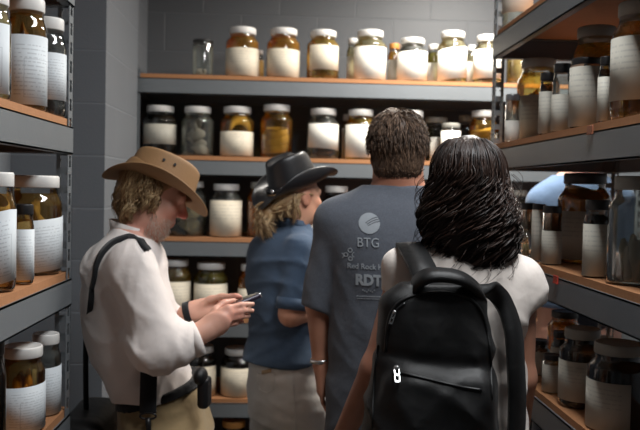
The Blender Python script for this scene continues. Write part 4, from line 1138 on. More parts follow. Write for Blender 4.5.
def pull(x, y, x2, y2, w):
    a, c = onbag(x, y, .006), onbag(x2, y2, .009); d = (c - a).normalized(); s_ = d.cross(Vector((0, 1, 0))).normalized(); nn = s_.cross(d)
    bm = bmesh.new(); L = (c - a).length
    for (u0, u1, v0, v1) in ((0, .16, -.5, .5), (.42, .56, -.5, .5), (.86, 1, -.5, .5), (0, 1, -.5, -.26), (0, 1, .26, .5)):
        t = bmesh.new(); bx(t, (v0 * w, -.0015, u0 * L), (v1 * w, .0015, u1 * L), .0004)
        for v in t.verts: v.co = a + s_ * v.co.x + nn * v.co.y + d * v.co.z - BP.location
        m_ = bpy.data.meshes.new('t'); t.to_mesh(m_); t.free(); bm.from_mesh(m_); bpy.data.meshes.remove(m_)
    t = bmesh.new(); bmesh.ops.create_uvsphere(t, u_segments=10, v_segments=6, radius=w * .55)
    for v in t.verts: v.co += a - BP.location
    m_ = bpy.data.meshes.new('t'); t.to_mesh(m_); t.free(); bm.from_mesh(m_); bpy.data.meshes.remove(m_)
    o = from_bm('zip_pull', bm, M['silver'], BP); o['label'] = 'silver zip pull'
pull(396.5, 368, 397.5, 382.5, .0115); pull(394.5, 312, 390.5, 324, .0075)
hp = smoothpath([b(414, 293, .03), b(417, 283, .02), b(428, 276, .0), b(445, 275, -.005), b(463, 279, .0), b(476, 288, .02), b(482, 297, .04)], 7)
put('handle', ribbon(hp, (0, 1, .5), .036, .013), M['black_nylon'], BP)
# shoulder straps: over the shoulders, down the front and back under the arms
lp = smoothpath([b(432, 296, .05), b(424, 272, .09), q(415, 254, -.075), q(409, 245, -.01), q(408, 250, .06), q(410, 280, .135), q(412, 330, .15), q(408, 390, .12), q(398, 430, .0), b(372, 440, .10)], 8)
put('shoulder_strap', ribbon(lp, (1, .12, .05), .056, .012), M['black_nylon'], BP)
rp = smoothpath([b(470, 292, .05), b(488, 288, .09), b(503, 302, .12), b(513, 330, .11), b(516, 370, .10), b(517, 405, .10), b(514, 440, .10), b(498, 455, .10)], 8)
put('shoulder_strap', ribbon(rp, (1, .35, 0), .040, .010), M['black_nylon'], BP)
# ================================================================== the man in the tan hat with the phone
Y1 = 2.4; s1 = F / Y1
P1 = root('person', (W(160, 400, Y1).x, Y1, 0), 'man in tan brimmed hat and white shirt looking down at a phone', 'person', 'visitors in the aisle')
q = lambda x, y, d=0.0: np.array(W(x, y, Y1 + d))
hf, hu = np.array((.92, .10, -.36)), np.array((.36, .04, .92))
hc = q(152.5, 194)
trunk = rows_px([(226, 131, 17, .07), (236, 129, 26, .11), (247, 127, 35, .165), (264, 126, 41, .190), (300, 128, 45, .190),
                 (330, 131, 47, .188), (358, 138, 47, .182), (384, 154, 46, .176), (402, 160, 46, .176), (415, 162, 46, .176)], Y1, s1)
body_rows = rows_px([(226, 131, 15, .06), (236, 130, 22, .10), (247, 128, 31, .155), (264, 127, 36, .178), (300, 129, 39, .175),
                     (330, 134, 39, .168), (358, 144, 37, .158), (384, 157, 34, .150), (402, 160, 36, .152), (430, 164, 42, .16)], Y1, s1)
cx1 = W(164, 430, Y1).x; body_rows += [(.80, cx1, Y1, .125, .165)]
near = [q(130, 264, -.18), q(164, 348, -.225), q(207, 330, -.19)]; far = [q(138, 258, .17), q(168, 342, .15), q(190, 313, .01)]
sd = Solid(); sd.loft(body_rows, 0, .03, 2.2)
sd.cone(q(134, 236), hc - np.array((.02, 0, .06)), .058, .054, .03)
for a_ in (near, far):
    sd.cone(a_[0], a_[1], .052, .041, .03); sd.cone(a_[1], a_[2], .042, .027, .02)
P = head(sd, hc, hf, hu, .95)
A1 = lambda x, y, d: q(x, y, d)
# near (right) hand: back of the hand to the viewer, fingers round the phone
hand(sd, near[2], A1(226, 318, -.175), (-.12, -.95, -.25),
     [[A1(219, 312, -.178), A1(228, 308, -.172), A1(241, 304.5, -.150), A1(253, 304, -.12)],
      [A1(219, 316, -.178), A1(229.5, 313.5, -.176), A1(243.5, 310.5, -.150), A1(252.5, 310.5, -.115)],
      [A1(218, 320, -.178), A1(228.5, 319.3, -.176), A1(241, 316.6, -.152), A1(248.5, 316, -.115)],
      [A1(216, 325, -.178), A1(224.5, 325.5, -.174), A1(235.5, 323, -.152), A1(242, 321.5, -.12)]],
     [A1(210, 322, -.18), A1(215, 310, -.155), A1(224, 303, -.13), A1(234, 300.5, -.108)], .034, .0096)
# far (left) hand, palm up under the phone, thumb on top
hand(sd, far[2], A1(221, 304, .00), (.15, .85, -.5),
     [[A1(214, 304, .0), A1(223, 301, .01), A1(237, 302, .00), A1(247, 303.5, -.03)],
      [A1(214, 306, .0), A1(224, 306, .0), A1(239, 307, -.01), A1(248, 308.5, -.04)],
      [A1(214, 309, .0), A1(223, 310, -.01), A1(238, 312, -.02), A1(246, 313, -.05)],
      [A1(214, 312, .0), A1(221, 314, -.02), A1(234, 317, -.03), A1(241, 318, -.05)]],
     [A1(199, 308, .0), A1(210, 299.5, -.01), A1(222, 296.5, -.02), A1(236, 296, -.045), A1(241, 297, -.05)], .038, .0092)
for s_ in (-1, 1):
    arms_legs(sd, (cx1, Y1 + .09 * s_, .84), (cx1 + .02, Y1 + .10 * s_, .46), (cx1 - .02, Y1 + .10 * s_, .09), (.09, .06, .045))
    sd.cone((cx1 - .02, Y1 + .10 * s_, .05), (cx1 + .13, Y1 + .11 * s_, .04), .034, .03, .02)
o, V, _ = solid('body', sd, M['skin_man'], P1, .0048)
blush(o, V, [(P(.112, 0, -.028), (.022, .03, .020), .95), (P(.075, -.035, -.03), (.03, .03, .025), .55), (P(.075, .035, -.03), (.03, .03, .025), .5),
             (P(.1, 0, -.064), (.012, .025, .010), .6), (P(0, -.08, -.01), (.03, .02, .04), .35), (q(140, 226), (.05, .1, .03), .4),
             (A1(233, 314, -.16), (.035, .05, .035), .3), (A1(238, 297, -.04), (.02, .04, .012), .5)])
# ---- shirt
sh = Solid(); sh.loft(trunk, 0, .03, 2.2)
sh.cone(near[0], near[1] + np.array((-.008, 0, -.004)), .072, .068, .03); sh.cone(near[1] + np.array((-.008, 0, .0)), q(198, 338, -.195), .066, .046, .03, flat='b')
sh.ell(q(148, 346, -.205), (.058, .045, .052), .05); sh.ell(q(176, 344, -.205), (.05, .045, .045), .04)
sh.cone(far[0], far[1], .068, .06, .04); sh.cone(far[1], q(186, 318, .03), .058, .042, .03, flat='b')
f1 = folds(31, .0050, 20, (1.4, .8, .5)); f1b = creases(33, .0165, 42, [(1, .2, .35), (.9, .3, -.5), (.5, .3, 1), (1, 0, .1)], 2.4)
hA, hB = q(118, 397), q(206, 372); slope = (hB[2] - hA[2]) / (hB[0] - hA[0]); zc = q(130, 229)
def post1(X, Y, Z, D):
    hem = hA[2] + slope * (X - hA[0]) + .006 * np.sin(Y * 22 + X * 9)
    d = D - f1(X, Y, Z) - f1b(X, Y, Z)
    arm = (Y < Y1 - .13) & (Z > hA[2] + .02) 
    d = np.maximum(d, np.where(arm, -1, hem - Z))
    return np.maximum(d, (Z - zc[2]) + .35 * (X - zc[0]))
shirt, Vs, Fs = solid('shirt', sh, M['cream_shirt'], P1, .0055, post1)
# stand collar, placket of buttons hidden by the arm
cp = [q(132, 233) + np.array((.066 * math.cos(t) + .004, .072 * math.sin(t), .006 - .018 * math.cos(t))) for t in np.linspace(0, 2 * PI, 41)]
put('collar', ribbon(cp, (-.12, 0, 1), .036, .006), M['cream_shirt'], P1)
cuff = q(198, 338, -.195); ca = nrm(near[2] - near[1]); e1 = nrm(np.cross(ca, (0, 1, 0))); e2 = np.cross(ca, e1)
put('cuff', ribbon([cuff - ca * .010 + .047 * (math.cos(t) * e1 + math.sin(t) * e2) for t in np.linspace(0, 2 * PI, 33)], tuple(ca), .026, .006), M['cream_shirt'], P1)
# ---- belt, trousers
pr = rows_px([(372, 160, 39, .160), (385, 161, 41, .164), (402, 163, 43, .167), (430, 167, 49, .172)], Y1, s1) + [(.78, cx1, Y1, .14, .172)]
tr = Solid(); tr.loft(pr, 0, .03, 2.3)
for s_ in (-1, 1): arms_legs(tr, (cx1, Y1 + .09 * s_, .82), (cx1 + .02, Y1 + .10 * s_, .46), (cx1 - .02, Y1 + .10 * s_, .06), (.108, .085, .075))
f1c_ = folds(35, .004, 22); f1d_ = creases(36, .011, 44, [(.5, .2, 1), (1, .2, .4)])
def f1c(X, Y, Z): return f1c_(X, Y, Z) + f1d_(X, Y, Z)
bA, bB = q(118, 402), q(202, 377.5); bsl = (bB[2] - bA[2]) / (bB[0] - bA[0])
solid('trousers', tr, M['khaki'], P1, .0085, lambda X, Y, Z, D: np.maximum(D - f1c(X, Y, Z), Z - (bA[2] + bsl * (X - bA[0]))))
bl = Solid(); bl.loft(pr, 0, .03, 2.3)
def postbelt(X, Y, Z, D):
    m = bA[2] + bsl * (X - bA[0]); return np.maximum(D - .005, np.abs(Z - m - .003) - .014)
solid('belt', bl, M['black_web'], P1, .0055, postbelt)
trb = [q(176, 412, -.172), q(196, 408, -.165)]
for s_ in (-1, 1): shoe(P1, (cx1 - .02, Y1 + .10 * s_, 0), (1, .05 * s_), M['shoe'])
# ---- watch on the far wrist
wc = far[2] + (far[1] - far[2]) * .03; wd = nrm(np.array(A1(221, 304, 0)) - far[2]); e1 = nrm(np.cross(wd, (0, 1, 0))); e2 = np.cross(wd, e1)
wt = put('wristwatch', ribbon([wc + .0365 * math.cos(t) * e1 + .035 * math.sin(t) * e2 for t in np.linspace(0, 2 * PI, 33)], tuple(wd), .020, .004), M['black_web'], P1)
# ---- hat
fh, rh, uh = frame((.92, .08, -.375), (.34, .27, .90))
hcen = q(158.5, 187)
hat, HL = hat_mesh('hat', P1, M['hat_tan'], hcen, fh, uh, .106, .086, .092, .91, .058, .054, .054, .024, .026, .018, .004, wob=.003)
bp = [HL(.1095 * math.cos(t), .0875 * math.sin(t), .012) for t in np.linspace(0, 2 * PI, 49)]
hb = put('hat_band', ribbon(bp, tuple(uh), .020, .0022), M['hat_tan'], P1); hb.parent = hat
bmE = bmesh.new()
for x_ in (-.012, .022):
    a_ = math.atan2(-1, x_ / .086)
    p = HL(x_, .0855 * .955, .062)
    m4 = Matrix.Translation(Vector(p) - P1.location) @ Matrix((fh, uh, rh)).transposed().to_4x4()
    em = bmesh.new(); bmesh.ops.create_cone(em, cap_ends=True, segments=14, radius1=.0042, radius2=.0042, depth=.008, matrix=m4)
    oE = from_bm('eyelet', em, M['black_plastic'], P1); oE.parent = hat; oE['label'] = 'dark eyelet'
bmE.free()
# ---- hair and stubble
rg = np.random.default_rng(41); paths, radii = [], []
fH, rH, uH = frame(hf, hu)
for L_ in range(95):
    th = rg.uniform(-1.75, 1.75)                       # from the back round to the temples
    d0 = -fH * math.cos(th) + rH * math.sin(th); ra_ = math.hypot(.100 * math.cos(th), .080 * math.sin(th))
    st = hc + d0 * ra_ * .97 + uH * rg.uniform(-.005, .062); 
    ln_ = rg.uniform(.07, .125) * (1 if abs(th) < 1.15 else .5); am = rg.uniform(.004, .012); wl = rg.uniform(.04, .07); ph = rg.uniform(0, 6.3)
    out_ = rg.uniform(.1, .45)
    for k in range(22):
        o_ = rg.normal(size=3) * .0055; pts = []
        for t in np.linspace(0, 1, 12):
            down = np.array((-.12, 0, -1.0)); p = st + o_ + down * ln_ * t + d0 * (out_ * .035 * math.sin(t * 2.6) - .012 * t * t)
            p = p + d0 * am * sstep(.1, .6, t) * math.cos(ph + 6.3 * t * ln_ / wl) + np.cross(d0, (0, 0, 1)) * am * sstep(.1, .6, t) * math.sin(ph + 6.3 * t * ln_ / wl)
            pts.append(p)
        paths.append(pts); radii.append(np.r_[np.full(9, .0011), .0009, .0006, .0003])
hs = Solid(); hs.ell(P(-.012, 0, .032), (.101, .079, .094), .02, (fH, rH, uH)); hs.ell(P(-.045, 0, -.035), (.058, .068, .06), .03, (fH, rH, uH))
def cutm(X, Y, Z, D):
    a = (X - hc[0]) * fH[0] + (Y - hc[1]) * fH[1] + (Z - hc[2]) * fH[2]; w = (X - hc[0]) * uH[0] + (Y - hc[1]) * uH[1] + (Z - hc[2]) * uH[2]
    D = np.maximum(D, a - .030 - .9 * np.maximum(0, w - .02)); D = np.maximum(D, np.where(a > -.030, .005 - w, -1)); return np.maximum(D, w - .085)
Vh, Fh = hs.mesh(.006, cutm)
add_strands(Vh, Fh, paths, radii, P1, 'hair', M['hair_blond'], 8, .15)
paths, radii = [], []
tv = BVHTree.FromPolygons([tuple(v) for v in V], [tuple(x) for x in _.tolist()])
for k in range(800):
    th = rg.uniform(-1.25, 1.25); el = rg.uniform(-.125, -.052)
    lo = P(.0, 0, el); d = fH * math.cos(th) + rH * math.sin(th); hit = tv.ray_cast(Vector(lo + d * .2), Vector(-d))
    if hit[0] is None: continue
    p = np.array(hit[0]); n_ = np.array(hit[1]) 
    if np.linalg.norm(p - lo) > .125 or ((p - hc) @ uH > -.075 and abs(th) < .25) : continue
    dn = nrm(np.array((0, 0, -1.0)) + n_ * .45 + rg.normal(size=3) * .3); L = rg.uniform(.006, .015)
    paths.append([p, p + dn * L * .6, p + dn * L]); radii.append([.0006, .0005, .0002])
strands('beard', P1, M['hair_grey'], paths, radii, 9)

# ---- phone held in both hands
PH = root('mobile_phone', tuple(A1(243, 303, -.08)), 'small dark mobile phone held in the hatted man’s two hands', 'phone')
pf, pr_, pu = frame((.80, .42, .30), (-.45, -.1, .85))
def pbox(name, half, off, mat, bev):
    bm = bmesh.new(); bx(bm, (-half[0], -half[1], -half[2]), half, bev)
    m4 = Matrix((pf, pr_, pu)).transposed().to_4x4()
    for v in bm.verts: v.co = m4 @ (v.co + Vector(off))
    return from_bm(name, bm, M[mat], PH)
M['phone'] = plain('dark_plum_phone', srgb(48, 40, 56), .3, .2, .05); M['screen'] = plain('dark_glass', srgb(20, 20, 26), .1, 0, .05)
pbox('case', (.052, .024, .0065), (0, 0, .004), 'phone', .004); pbox('screen', (.036, .020, .0012), (.006, 0, .0108), 'screen', .0005); pbox('end_cap', (.004, .020, .0068), (.052, 0, .004), 'silver', .002)

# ---- black pouch on the belt
pq = q(202, 379, -.155); HO = root('belt_pouch', tuple(q(204, 392, -.16)), 'black pouch with round flap clipped on the hatted man’s belt', 'pouch')
s_ = Solid(); ax = frame((.95, -.2, .0), (-.20, 0, 1)); 
s_.box(q(204.5, 392, -.15), (.016, .026, .044), .010, .01, (np.array(ax[0]), np.array(ax[1]), np.array(ax[2])))
solid('pouch_body', s_, M['black_plastic'], HO, .005)
s_ = Solid(); s_.ell(q(200.5, 376, -.165), (.020, .030, .026), .01, ax); solid('flap', s_, M['black_nylon'], HO, .005)

# ---- shoulder bag: body behind the hip, strap over the near shoulder, hook strap by the hip
SB = root('shoulder_bag', tuple(q(92, 470, .04)), 'black shoulder bag behind the hatted man’s hip with wide webbing strap', 'bag')
s_ = Solid(); s_.box(q(91, 452, .05), (.070, .155, .125), .035, .02); s_.box(q(87, 422, .05), (.055, .15, .035), .03, .04)
fbg = folds(51, .004, 24)
solid('bag_body', s_, M['black_nylon'], SB, .009, lambda X, Y, Z, D: D - fbg(X, Y, Z))
tb1 = BVHTree.FromPolygons([tuple(v) for v in Vs], [tuple(x) for x in Fs.tolist()])
def onshirt(x, y, out=.004):
    p = W(x, y, Y1); d = (p - CAM).normalized(); h = tb1.ray_cast(CAM, d)
    return Vector(h[0]) - d * out if h[0] else p
def lay(P, out=.004):
    """settle a path on the shirt; gives points and the outward normals"""
    a, n_ = [], []
    for p in P:
        h = tb1.find_nearest(p); nn = h[1].normalized(); a.append(h[0] + nn * out); n_.append(nn)
    for _ in range(3): n_ = [(n_[max(i - 1, 0)] + n_[i] + n_[min(i + 1, len(n_) - 1)]).normalized() for i in range(len(n_))]
    return a, n_
def strap_on(P, wid, name='strap'):
    a, n_ = lay(P); sd_ = []
    for i in range(len(a)):
        t = (a[min(i + 1, len(a) - 1)] - a[max(i - 1, 0)]).normalized(); sd_.append(t.cross(n_[i]))
    put(name, ribbon(a, sd_, wid, .004), M['black_web'], SB)
pts = [onshirt(147.5, 250), onshirt(141, 242), onshirt(133, 238.5), onshirt(124, 238.5), onshirt(114, 242), onshirt(105, 250), onshirt(98, 262), onshirt(95, 275), onshirt(92, 290)]
pp = smoothpath(pts, 5)
strap_on(pp, [.027 if i < 24 else max(.016, .027 - .001 * (i - 24)) for i in range(len(pp))])
pp = smoothpath([pts[-1], onshirt(90, 310), q(86, 345, .0), q(86, 400, .03), q(87, 425, .05)], 6)
put('strap', ribbon(pp, (1, -.2, 0), .016, .004), M['black_web'], SB)
hk = [q(149, 366, -.20), q(148.5, 385, -.198), q(148, 404, -.197), q(148, 413, -.197)]
put('hip_strap', ribbon(smoothpath(hk, 4), (1, 0, 0), .046, .004), M['black_web'], SB)
rc = np.array(q(148, 416, -.197)); 
put('strap_ring', tubes([[rc + np.array((.022 * math.cos(t), 0, .009 * math.sin(t))) for t in np.linspace(0, 2 * PI, 25)]], [.003], 6)[:2], M['black_plastic'], SB)
put('hook', tubes([[q(148, 418, -.197), q(148.5, 426, -.197), q(149, 436, -.195), q(140, 448, -.185), q(118, 452, -.12)]], [.0075], 8, True)[:2], M['black_plastic'], SB)

# ================================================================== the woman in the black leather hat
Y2 = 2.85; s2 = F / Y2
P2 = root('person', (W(286, 400, Y2).x, Y2, 0), 'blond woman in black leather hat, denim shirt and white jeans turned away', 'person', 'visitors in the aisle')
q = lambda x, y, d=0.0: np.array(W(x, y, Y2 + d))
F2 = nrm((.82, .57, 0)); L2 = np.array((F2[1], -F2[0], 0)); ang2 = math.atan2(F2[1], F2[0])
def rows2(rows): 
    return [(W(cx, py, Y2).z, W(cx, py, Y2).x, Y2, ra, rb) for py, cx, ra, rb in rows]
shr = rows2([(224, 294, .048, .052), (231, 289, .072, .105), (240, 284, .092, .150), (256, 281, .104, .162), (290, 280, .100, .148), (325, 281, .096, .142), (350, 285, .122, .166), (362, 286, .128, .172), (374, 287, .130, .174)])
low = rows2([(352, 286, .104, .148), (370, 288, .118, .160), (395, 289, .122, .164), (420, 289, .116, .164)])
c2 = W(288, 400, Y2); cx2 = c2.x
near2 = [np.array(W(299, 250, Y2 - .11)), np.array(W(291, 314, Y2 - .14)), np.array(W(332, 309, Y2 - .02))]
far2 = [np.array(W(266, 250, Y2 + .12)), np.array(W(274, 312, Y2 + .17)), np.array(W(312, 306, Y2 + .24))]
sd = Solid(); sd.loft([(z, x, y, a * .86, b_ * .86) for z, x, y, a, b_ in shr[:-2]], ang2, .03, 2.2); sd.loft([(z, x, y, a * .9, b_ * .9) for z, x, y, a, b_ in low], ang2, .03, 2.2)
hc2 = q(296, 196); P = head(sd, hc2, F2 + np.array((0, 0, -.03)), (0, 0, 1), .90, True)
sd.cone(q(291, 232), q(293, 205), .050, .048, .03)
for a_ in (near2, far2):
    sd.cone(a_[0], a_[1], .044, .040, .03); sd.cone(a_[1], a_[2], .041, .026, .02)
    d = nrm(a_[2] - a_[1]); hanging_hand(sd, a_[2], d, (0, 0, 1), L2 if a_ is near2 else -L2, .8)
for s_ in (-1, 1):
    o_ = L2 * .088 * s_
    arms_legs(sd, (cx2 + o_[0], Y2 + o_[1], .84), (cx2 + o_[0] * .9, Y2 + o_[1] * .9, .46), (cx2 + o_[0] * .9, Y2 + o_[1] * .9, .09), (.085, .055, .038))
    sd.cone((cx2 + o_[0], Y2 + o_[1], .05), (cx2 + o_[0] + .1, Y2 + o_[1] + .07, .04), .032, .028, .02)
o, V, _ = solid('body', sd, M['skin_fair'], P2, .006); blush(o, V, [(P(0, .08, -.01), (.03, .03, .04), .4), (near2[1], (.05, .05, .05), .4), (P(.06, .05, -.03), (.03, .03, .03), .3)])
sh = Solid(); sh.loft(shr, ang2, .03, 2.2)
el = near2[1] + (near2[2] - near2[1]) * .16
el = near2[0] + (near2[1] - near2[0]) * .90; sh.cone(near2[0], el, .055, .049, .018, flat='b')
sh.cone(far2[0], far2[1], .058, .05, .025); sh.cone(far2[1], far2[1] + (far2[2] - far2[1]) * .2, .05, .05, .015, flat='b')
f2a_ = folds(61, .0040, 24, (1.1, .8, .9)); f2c_ = creases(62, .0135, 46, [(.8, .4, .6), (.8, .4, -.6), (.2, .1, 1)], 2.4)
def f2a(X, Y, Z): return f2a_(X, Y, Z) + f2c_(X, Y, Z)
hz = W(286, 361, Y2).z
def post2(X, Y, Z, D):
    a = (X - cx2) * F2[0] + (Y - Y2) * F2[1]
    return np.maximum(D - .003 - f2a(X, Y, Z), hz + .016 + .016 * np.sin(a * 17 + .2) - Z)
solid('denim_shirt', sh, M['denim_shirt'], P2, .0065, post2)
cp = [q(292, 226.5) + (.058 * math.cos(t)) * F2 + .062 * math.sin(t) * L2 + np.array((0, 0, .006 - .012 * math.cos(t))) for t in np.linspace(0, 2 * PI, 37)]
put('collar', ribbon(cp, (0, 0, 1), .034, .007), M['denim_shirt'], P2)
cfd = nrm(near2[1] - near2[0]); e1 = nrm(np.cross(cfd, (0, 0, 1))); e2 = np.cross(cfd, e1)
put('rolled_cuff', ribbon([el - cfd * .012 + .0515 * (math.cos(t) * e1 + math.sin(t) * e2) for t in np.linspace(0, 2 * PI, 33)], tuple(cfd), .040, .007), M['denim_shirt'], P2)
tr = Solid(); tr.loft([(z, x, y, a + .006, b_ + .006) for z, x, y, a, b_ in low], ang2, .03, 2.2)
for s_ in (-1, 1):
    o_ = L2 * .088 * s_
    arms_legs(tr, (cx2 + o_[0], Y2 + o_[1], .80), (cx2 + o_[0] * .9, Y2 + o_[1] * .9, .46), (cx2 + o_[0] * .9, Y2 + o_[1] * .9, .07), (.100, .070, .058))
f2b = creases(63, .013, 50, [(.15, .1, 1), (.25, .1, .9), (-.2, 0, 1)], 2.2)
jn, Vj, Fj = solid('white_jeans', tr, M['white_jean'], P2, .0075, lambda X, Y, Z, D: D - f2b(X, Y, Z) * sstep(.95, .80, Z))
tj = BVHTree.FromPolygons([tuple(v) for v in Vj], [tuple(x) for x in Fj.tolist()])
def onj(x, y, out=.002):
    p = W(x, y, Y2); d = (p - CAM).normalized(); h = tj.ray_cast(CAM, d); return Vector(h[0]) - d * out if h[0] else p
def stitch(pts, rad=.0016, name='pocket_seam', mat='white_jean'):
    put(name, tubes([[onj(x, y, rad * .6) for x, y in pts]], [rad], 5, True)[:2], M[mat], P2)
stitch([(258, 373), (257, 381), (260, 390), (267, 393), (274, 389), (275, 379), (274, 372), (266, 374), (258, 373)])
stitch([(298, 362), (303, 368), (311, 370), (317, 367)]); stitch([(300, 372), (306, 374.5), (315, 374)]); stitch([(292, 366), (293, 385), (295, 405), (296, 428)])
M['patch'] = plain('tan_leather_patch', srgb(196, 166, 132), .7)
V_, F_ = [], []
for j in range(4):
    for i in range(9): V_.append(onj(262 + i * 1.15, 370.5 + j * 1.3 - i * .25, .002))
for j in range(3):
    for i in range(8): F_.append((j * 9 + i, j * 9 + i + 1, j * 9 + 10 + i, j * 9 + 9 + i))
pa = put('leather_patch', (V_, F_), M['patch'], P2); pa.modifiers.new('t', 'SOLIDIFY').thickness = .002
for s_ in (-1, 1):
    o_ = L2 * .09 * s_; shoe(P2, (cx2 + o_[0], Y2 + o_[1], 0), F2, M['shoe'])
# hat
fh = nrm((.82 * .94, .57 * .94, .335)); fh, rh, uh = frame(fh, (0, 0.05, 1))
h2c = q(295, 186.5)
hat, HL = hat_mesh('hat', P2, M['hat_black'], h2c, fh, uh, .100, .080, .118, .80, .072, .066, .072, .062, .020, .034, .004, pinch=.22, wob=.003)
bp = [HL(.108 * math.cos(t), .090 * math.sin(t), .016) for t in np.linspace(0, 2 * PI, 49)]
hb = put('hat_band', ribbon(bp, tuple(uh), .018, .003), M['hat_black'], P2); hb.parent = hat
for t in (1.7, 2.1, 2.5, 2.95):
    p = HL(.111 * math.cos(t), .093 * math.sin(t), .017); nrm_ = nrm(math.cos(t) * fh * .085 + math.sin(t) * rh * .1)
    em = bmesh.new(); bmesh.ops.create_uvsphere(em, u_segments=14, v_segments=8, radius=.009)
    A_ = Matrix((np.cross(uh, nrm_), uh, nrm_)).transposed()
    for v in em.verts: v.co = A_ @ Vector((v.co.x, v.co.y, v.co.z * .4)) + Vector(p) - P2.location
    oc = from_bm('concho', em, M['silver'], P2, True); oc.parent = hat; oc['label'] = 'round silver concho'
# hair: gathered low at the nape
rg = np.random.default_rng(71); paths, radii = [], []
fH, rH, uH = frame(F2, (0, 0, 1)); knot_ = hc2 - fH * .115 + np.array((0, 0, -.062)) - L2 * 0
for L_ in range(70):
    th = rg.uniform(-1.12, 1.12); d0 = -fH * math.cos(th) + rH * math.sin(th)
    st = hc2 + d0 * math.hypot(.094 * math.cos(th), .076 * math.sin(th)) + np.array((0, 0, rg.uniform(-.030, .006)))
    tail = rg.uniform(.0, .03); ph = rg.uniform(0, 6.3); amp = rg.uniform(.003, .009); k2 = rg.normal(size=3) * .012
    free = rg.random() < .45
    for k in range(18):
        o_ = rg.normal(size=3) * .004; pts = []
        if free:
            for t in np.linspace(0, 1, 12): pts.append(st + o_ + np.array((0, 0, -1.0)) * t * (.05 + tail) * .9 + d0 * .012 * math.sin(3 * t) + amp * np.array((math.cos(ph + 7 * t), math.sin(ph + 7 * t), 0)) * t)
        else:
            C = [st + o_, st * .5 + knot_ * .5 + d0 * .022 + o_, knot_ + k2 + o_ * .7, knot_ + k2 * 1.5 - fH * .02 + np.array((0, 0, -.03)) + o_, knot_ - fH * .005 + k2 * 2 + np.array((0, 0, -.03 - tail)) + o_ * 2]
            pts = [np.array(v) for v in smoothpath(C, 4)]
        paths.append(pts); n_ = len(pts); radii.append(np.r_[np.full(n_ - 3, .0012), .0009, .0006, .0003])
hs = Solid(); hs.ell(P(-.012, 0, .032), (.100, .080, .092), .02, (fH, rH, uH)); hs.ell(P(-.045, 0, -.035), (.058, .064, .055), .03, (fH, rH, uH)); hs.ell(knot_, (.030, .032, .034), .02)
def cutw(X, Y, Z, D):
    a = (X - hc2[0]) * fH[0] + (Y - hc2[1]) * fH[1]; w = Z - hc2[2]
    D = np.maximum(D, a - .030 - .9 * np.maximum(0, w - .02)); D = np.maximum(D, np.where(a > -.030, .004 - w, -1)); return np.maximum(D, w - .012)
Vh, Fh = hs.mesh(.006, cutw)
add_strands(Vh, Fh, paths, radii, P2, 'hair', M['hair_blond'], 10, .35)

# ================================================================== someone beyond the right-hand shelving
Y5 = 3.3; s5 = F / Y5
P5 = root('person', (W(578, 300, Y5).x, Y5, 0), 'person in light blue shirt glimpsed through the right shelving', 'person', 'visitors in the aisle')
q = lambda x, y, d=0.0: np.array(W(x, y, Y5 + d))
c5 = W(578, 300, Y5).x
rw = rows_px([(174, 580, 19, .06), (179, 580, 32, .08), (187, 579, 43, .10), (204, 579, 48, .115), (240, 578, 46, .12), (330, 578, 44, .12), (345, 578, 45, .125)], Y5, s5)
sd = Solid(); sd.loft([(z, x, y, a * .93, b_ * .93) for z, x, y, a, b_ in rw], 0, .03); sd.loft([(.98, c5, Y5, .16, .115), (.80, c5, Y5, .165, .12)], 0, .05)
hc5 = q(580, 139, .03); P = head(sd, hc5, (.1, 1, -.15), (0, .15, 1), .95)
sd.cone(q(580, 182), q(580, 150, .02), .078, .066, .03)
aL, aR = [q(543, 203), q(543, 262, .06), q(556, 250, .28)], [q(619, 200), q(617, 262, .06), q(604, 250, .28)]
for a_ in (aL, aR):
    sd.cone(a_[0], a_[1], .05, .038, .03); sd.cone(a_[1], a_[2], .038, .026, .02); hanging_hand(sd, a_[2], a_[2] - a_[1], (0, 1, 0), (-1 if a_ is aL else 1, 0, 0))
for s_ in (-1, 1):
    arms_legs(sd, (c5 + .09 * s_, Y5, .86), (c5 + .095 * s_, Y5 + .01, .48), (c5 + .1 * s_, Y5, .09)); sd.cone((c5 + .1 * s_, Y5, .05), (c5 + .11 * s_, Y5 + .14, .04), .034, .03, .02)
solid('body', sd, M['skin_man'], P5, .008)
sh = Solid(); sh.loft(rw, 0, .03)
for a_ in (aL, aR):
    sh.cone(q(580, 188), a_[0], .050, .054, .02); sh.cone(a_[0], a_[1], .060, .052, .03); sh.cone(a_[1], a_[2], .05, .04, .02, flat='b')
f5 = folds(81, .005, 24); zt5 = q(580, 175.5)[2]
solid('shirt', sh, M['pale_blue'], P5, .008, lambda X, Y, Z, D: np.maximum(np.maximum(D - .006 - f5(X, Y, Z), Z - zt5), 1.08 - Z))
tr = Solid(); tr.loft([(1.10, c5, Y5, .150, .115), (1.0, c5, Y5, .160, .12), (.80, c5, Y5, .172, .126)], 0, .03)
for s_ in (-1, 1): arms_legs(tr, (c5 + .09 * s_, Y5, .84), (c5 + .095 * s_, Y5 + .01, .48), (c5 + .1 * s_, Y5, .07), (.098, .074, .06)); 
solid('trousers', tr, M['dark_cloth'], P5, .012)
for s_ in (-1, 1): shoe(P5, (c5 + .1 * s_, Y5, 0), (.1 * s_, 1), M['shoe'])
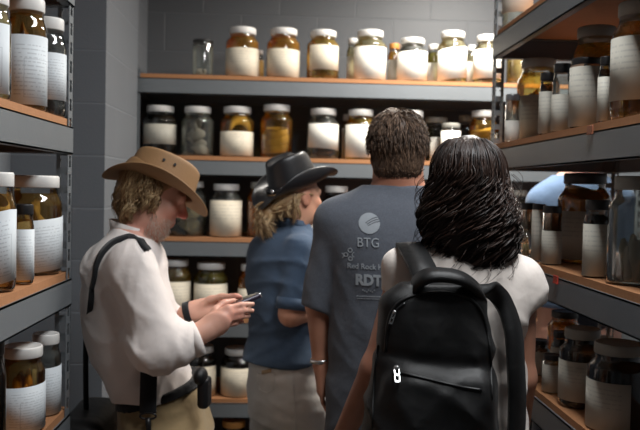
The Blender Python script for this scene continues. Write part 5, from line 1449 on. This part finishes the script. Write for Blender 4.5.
f, r, u = frame((.1, 1, -.15), (0, .15, 1)); hs = Solid(); hs.ell(P(-.014, 0, .034), (.103, .082, .098), .02, (f, r, u)); hs.ell(P(-.042, 0, -.03), (.064, .072, .05), .03, (f, r, u))
def cut5(X, Y, Z, D):
    a = (X - hc5[0]) * f[0] + (Y - hc5[1]) * f[1] + (Z - hc5[2]) * f[2]; w = (X - hc5[0]) * u[0] + (Y - hc5[1]) * u[1] + (Z - hc5[2]) * u[2]
    return np.maximum(D, a - .02 - np.maximum(0, w - .01))
Vh, Fh = hs.mesh(.007, cut5)
paths = []; radii = []
rg = np.random.default_rng(91)
for i in rg.choice(len(Vh), 700):
    p = Vh[i]; d = nrm(p - hc5); dn = -u + rg.normal(size=3) * .25; dn = nrm(dn - d * (dn @ d)); paths.append([p, p + d * .004 + dn * .012, p + d * .003 + dn * .026]); radii.append([.0013, .0012, .0004])
add_strands(Vh, Fh, paths, radii, P5, 'hair', M['hair_dark'], 12, .3)
# ------------------------------------------------------------------ lamps of the room
def area(name, loc, size, power, col, rot=(0, 0, 0)):
    l = bpy.data.lights.new(name, 'AREA'); l.shape = 'RECTANGLE'; l.size, l.size_y = size; l.energy = power; l.color = col
    o = bpy.data.objects.new(name, l); COL.objects.link(o); o.location = loc; o.rotation_euler = rot
    return o
area('ceiling_tube_lamp', (.95, 3.3, 2.80), (.22, .8), 58, (1, .95, .87))
area('ceiling_tube_lamp', (.66, 1.35, 2.90), (.40, 1.2), 38, (.95, .98, 1))
w = bpy.data.worlds.new('world'); S.world = w; w.use_nodes = True
bgn = w.node_tree.nodes.get('Background'); bgn.inputs[0].default_value = (.5, .52, .55, 1); bgn.inputs[1].default_value = .12
S.view_settings.view_transform = 'Standard'; S.view_settings.look = 'None'
S.view_settings.exposure = 0.3; S.view_settings.gamma = 1
S.view_settings.use_curve_mapping = False
S.cycles.use_denoising = True
S.cycles.max_bounces = 10; S.cycles.transparent_max_bounces = 32; S.cycles.diffuse_bounces = 4
S.cycles.sample_clamp_indirect = 6
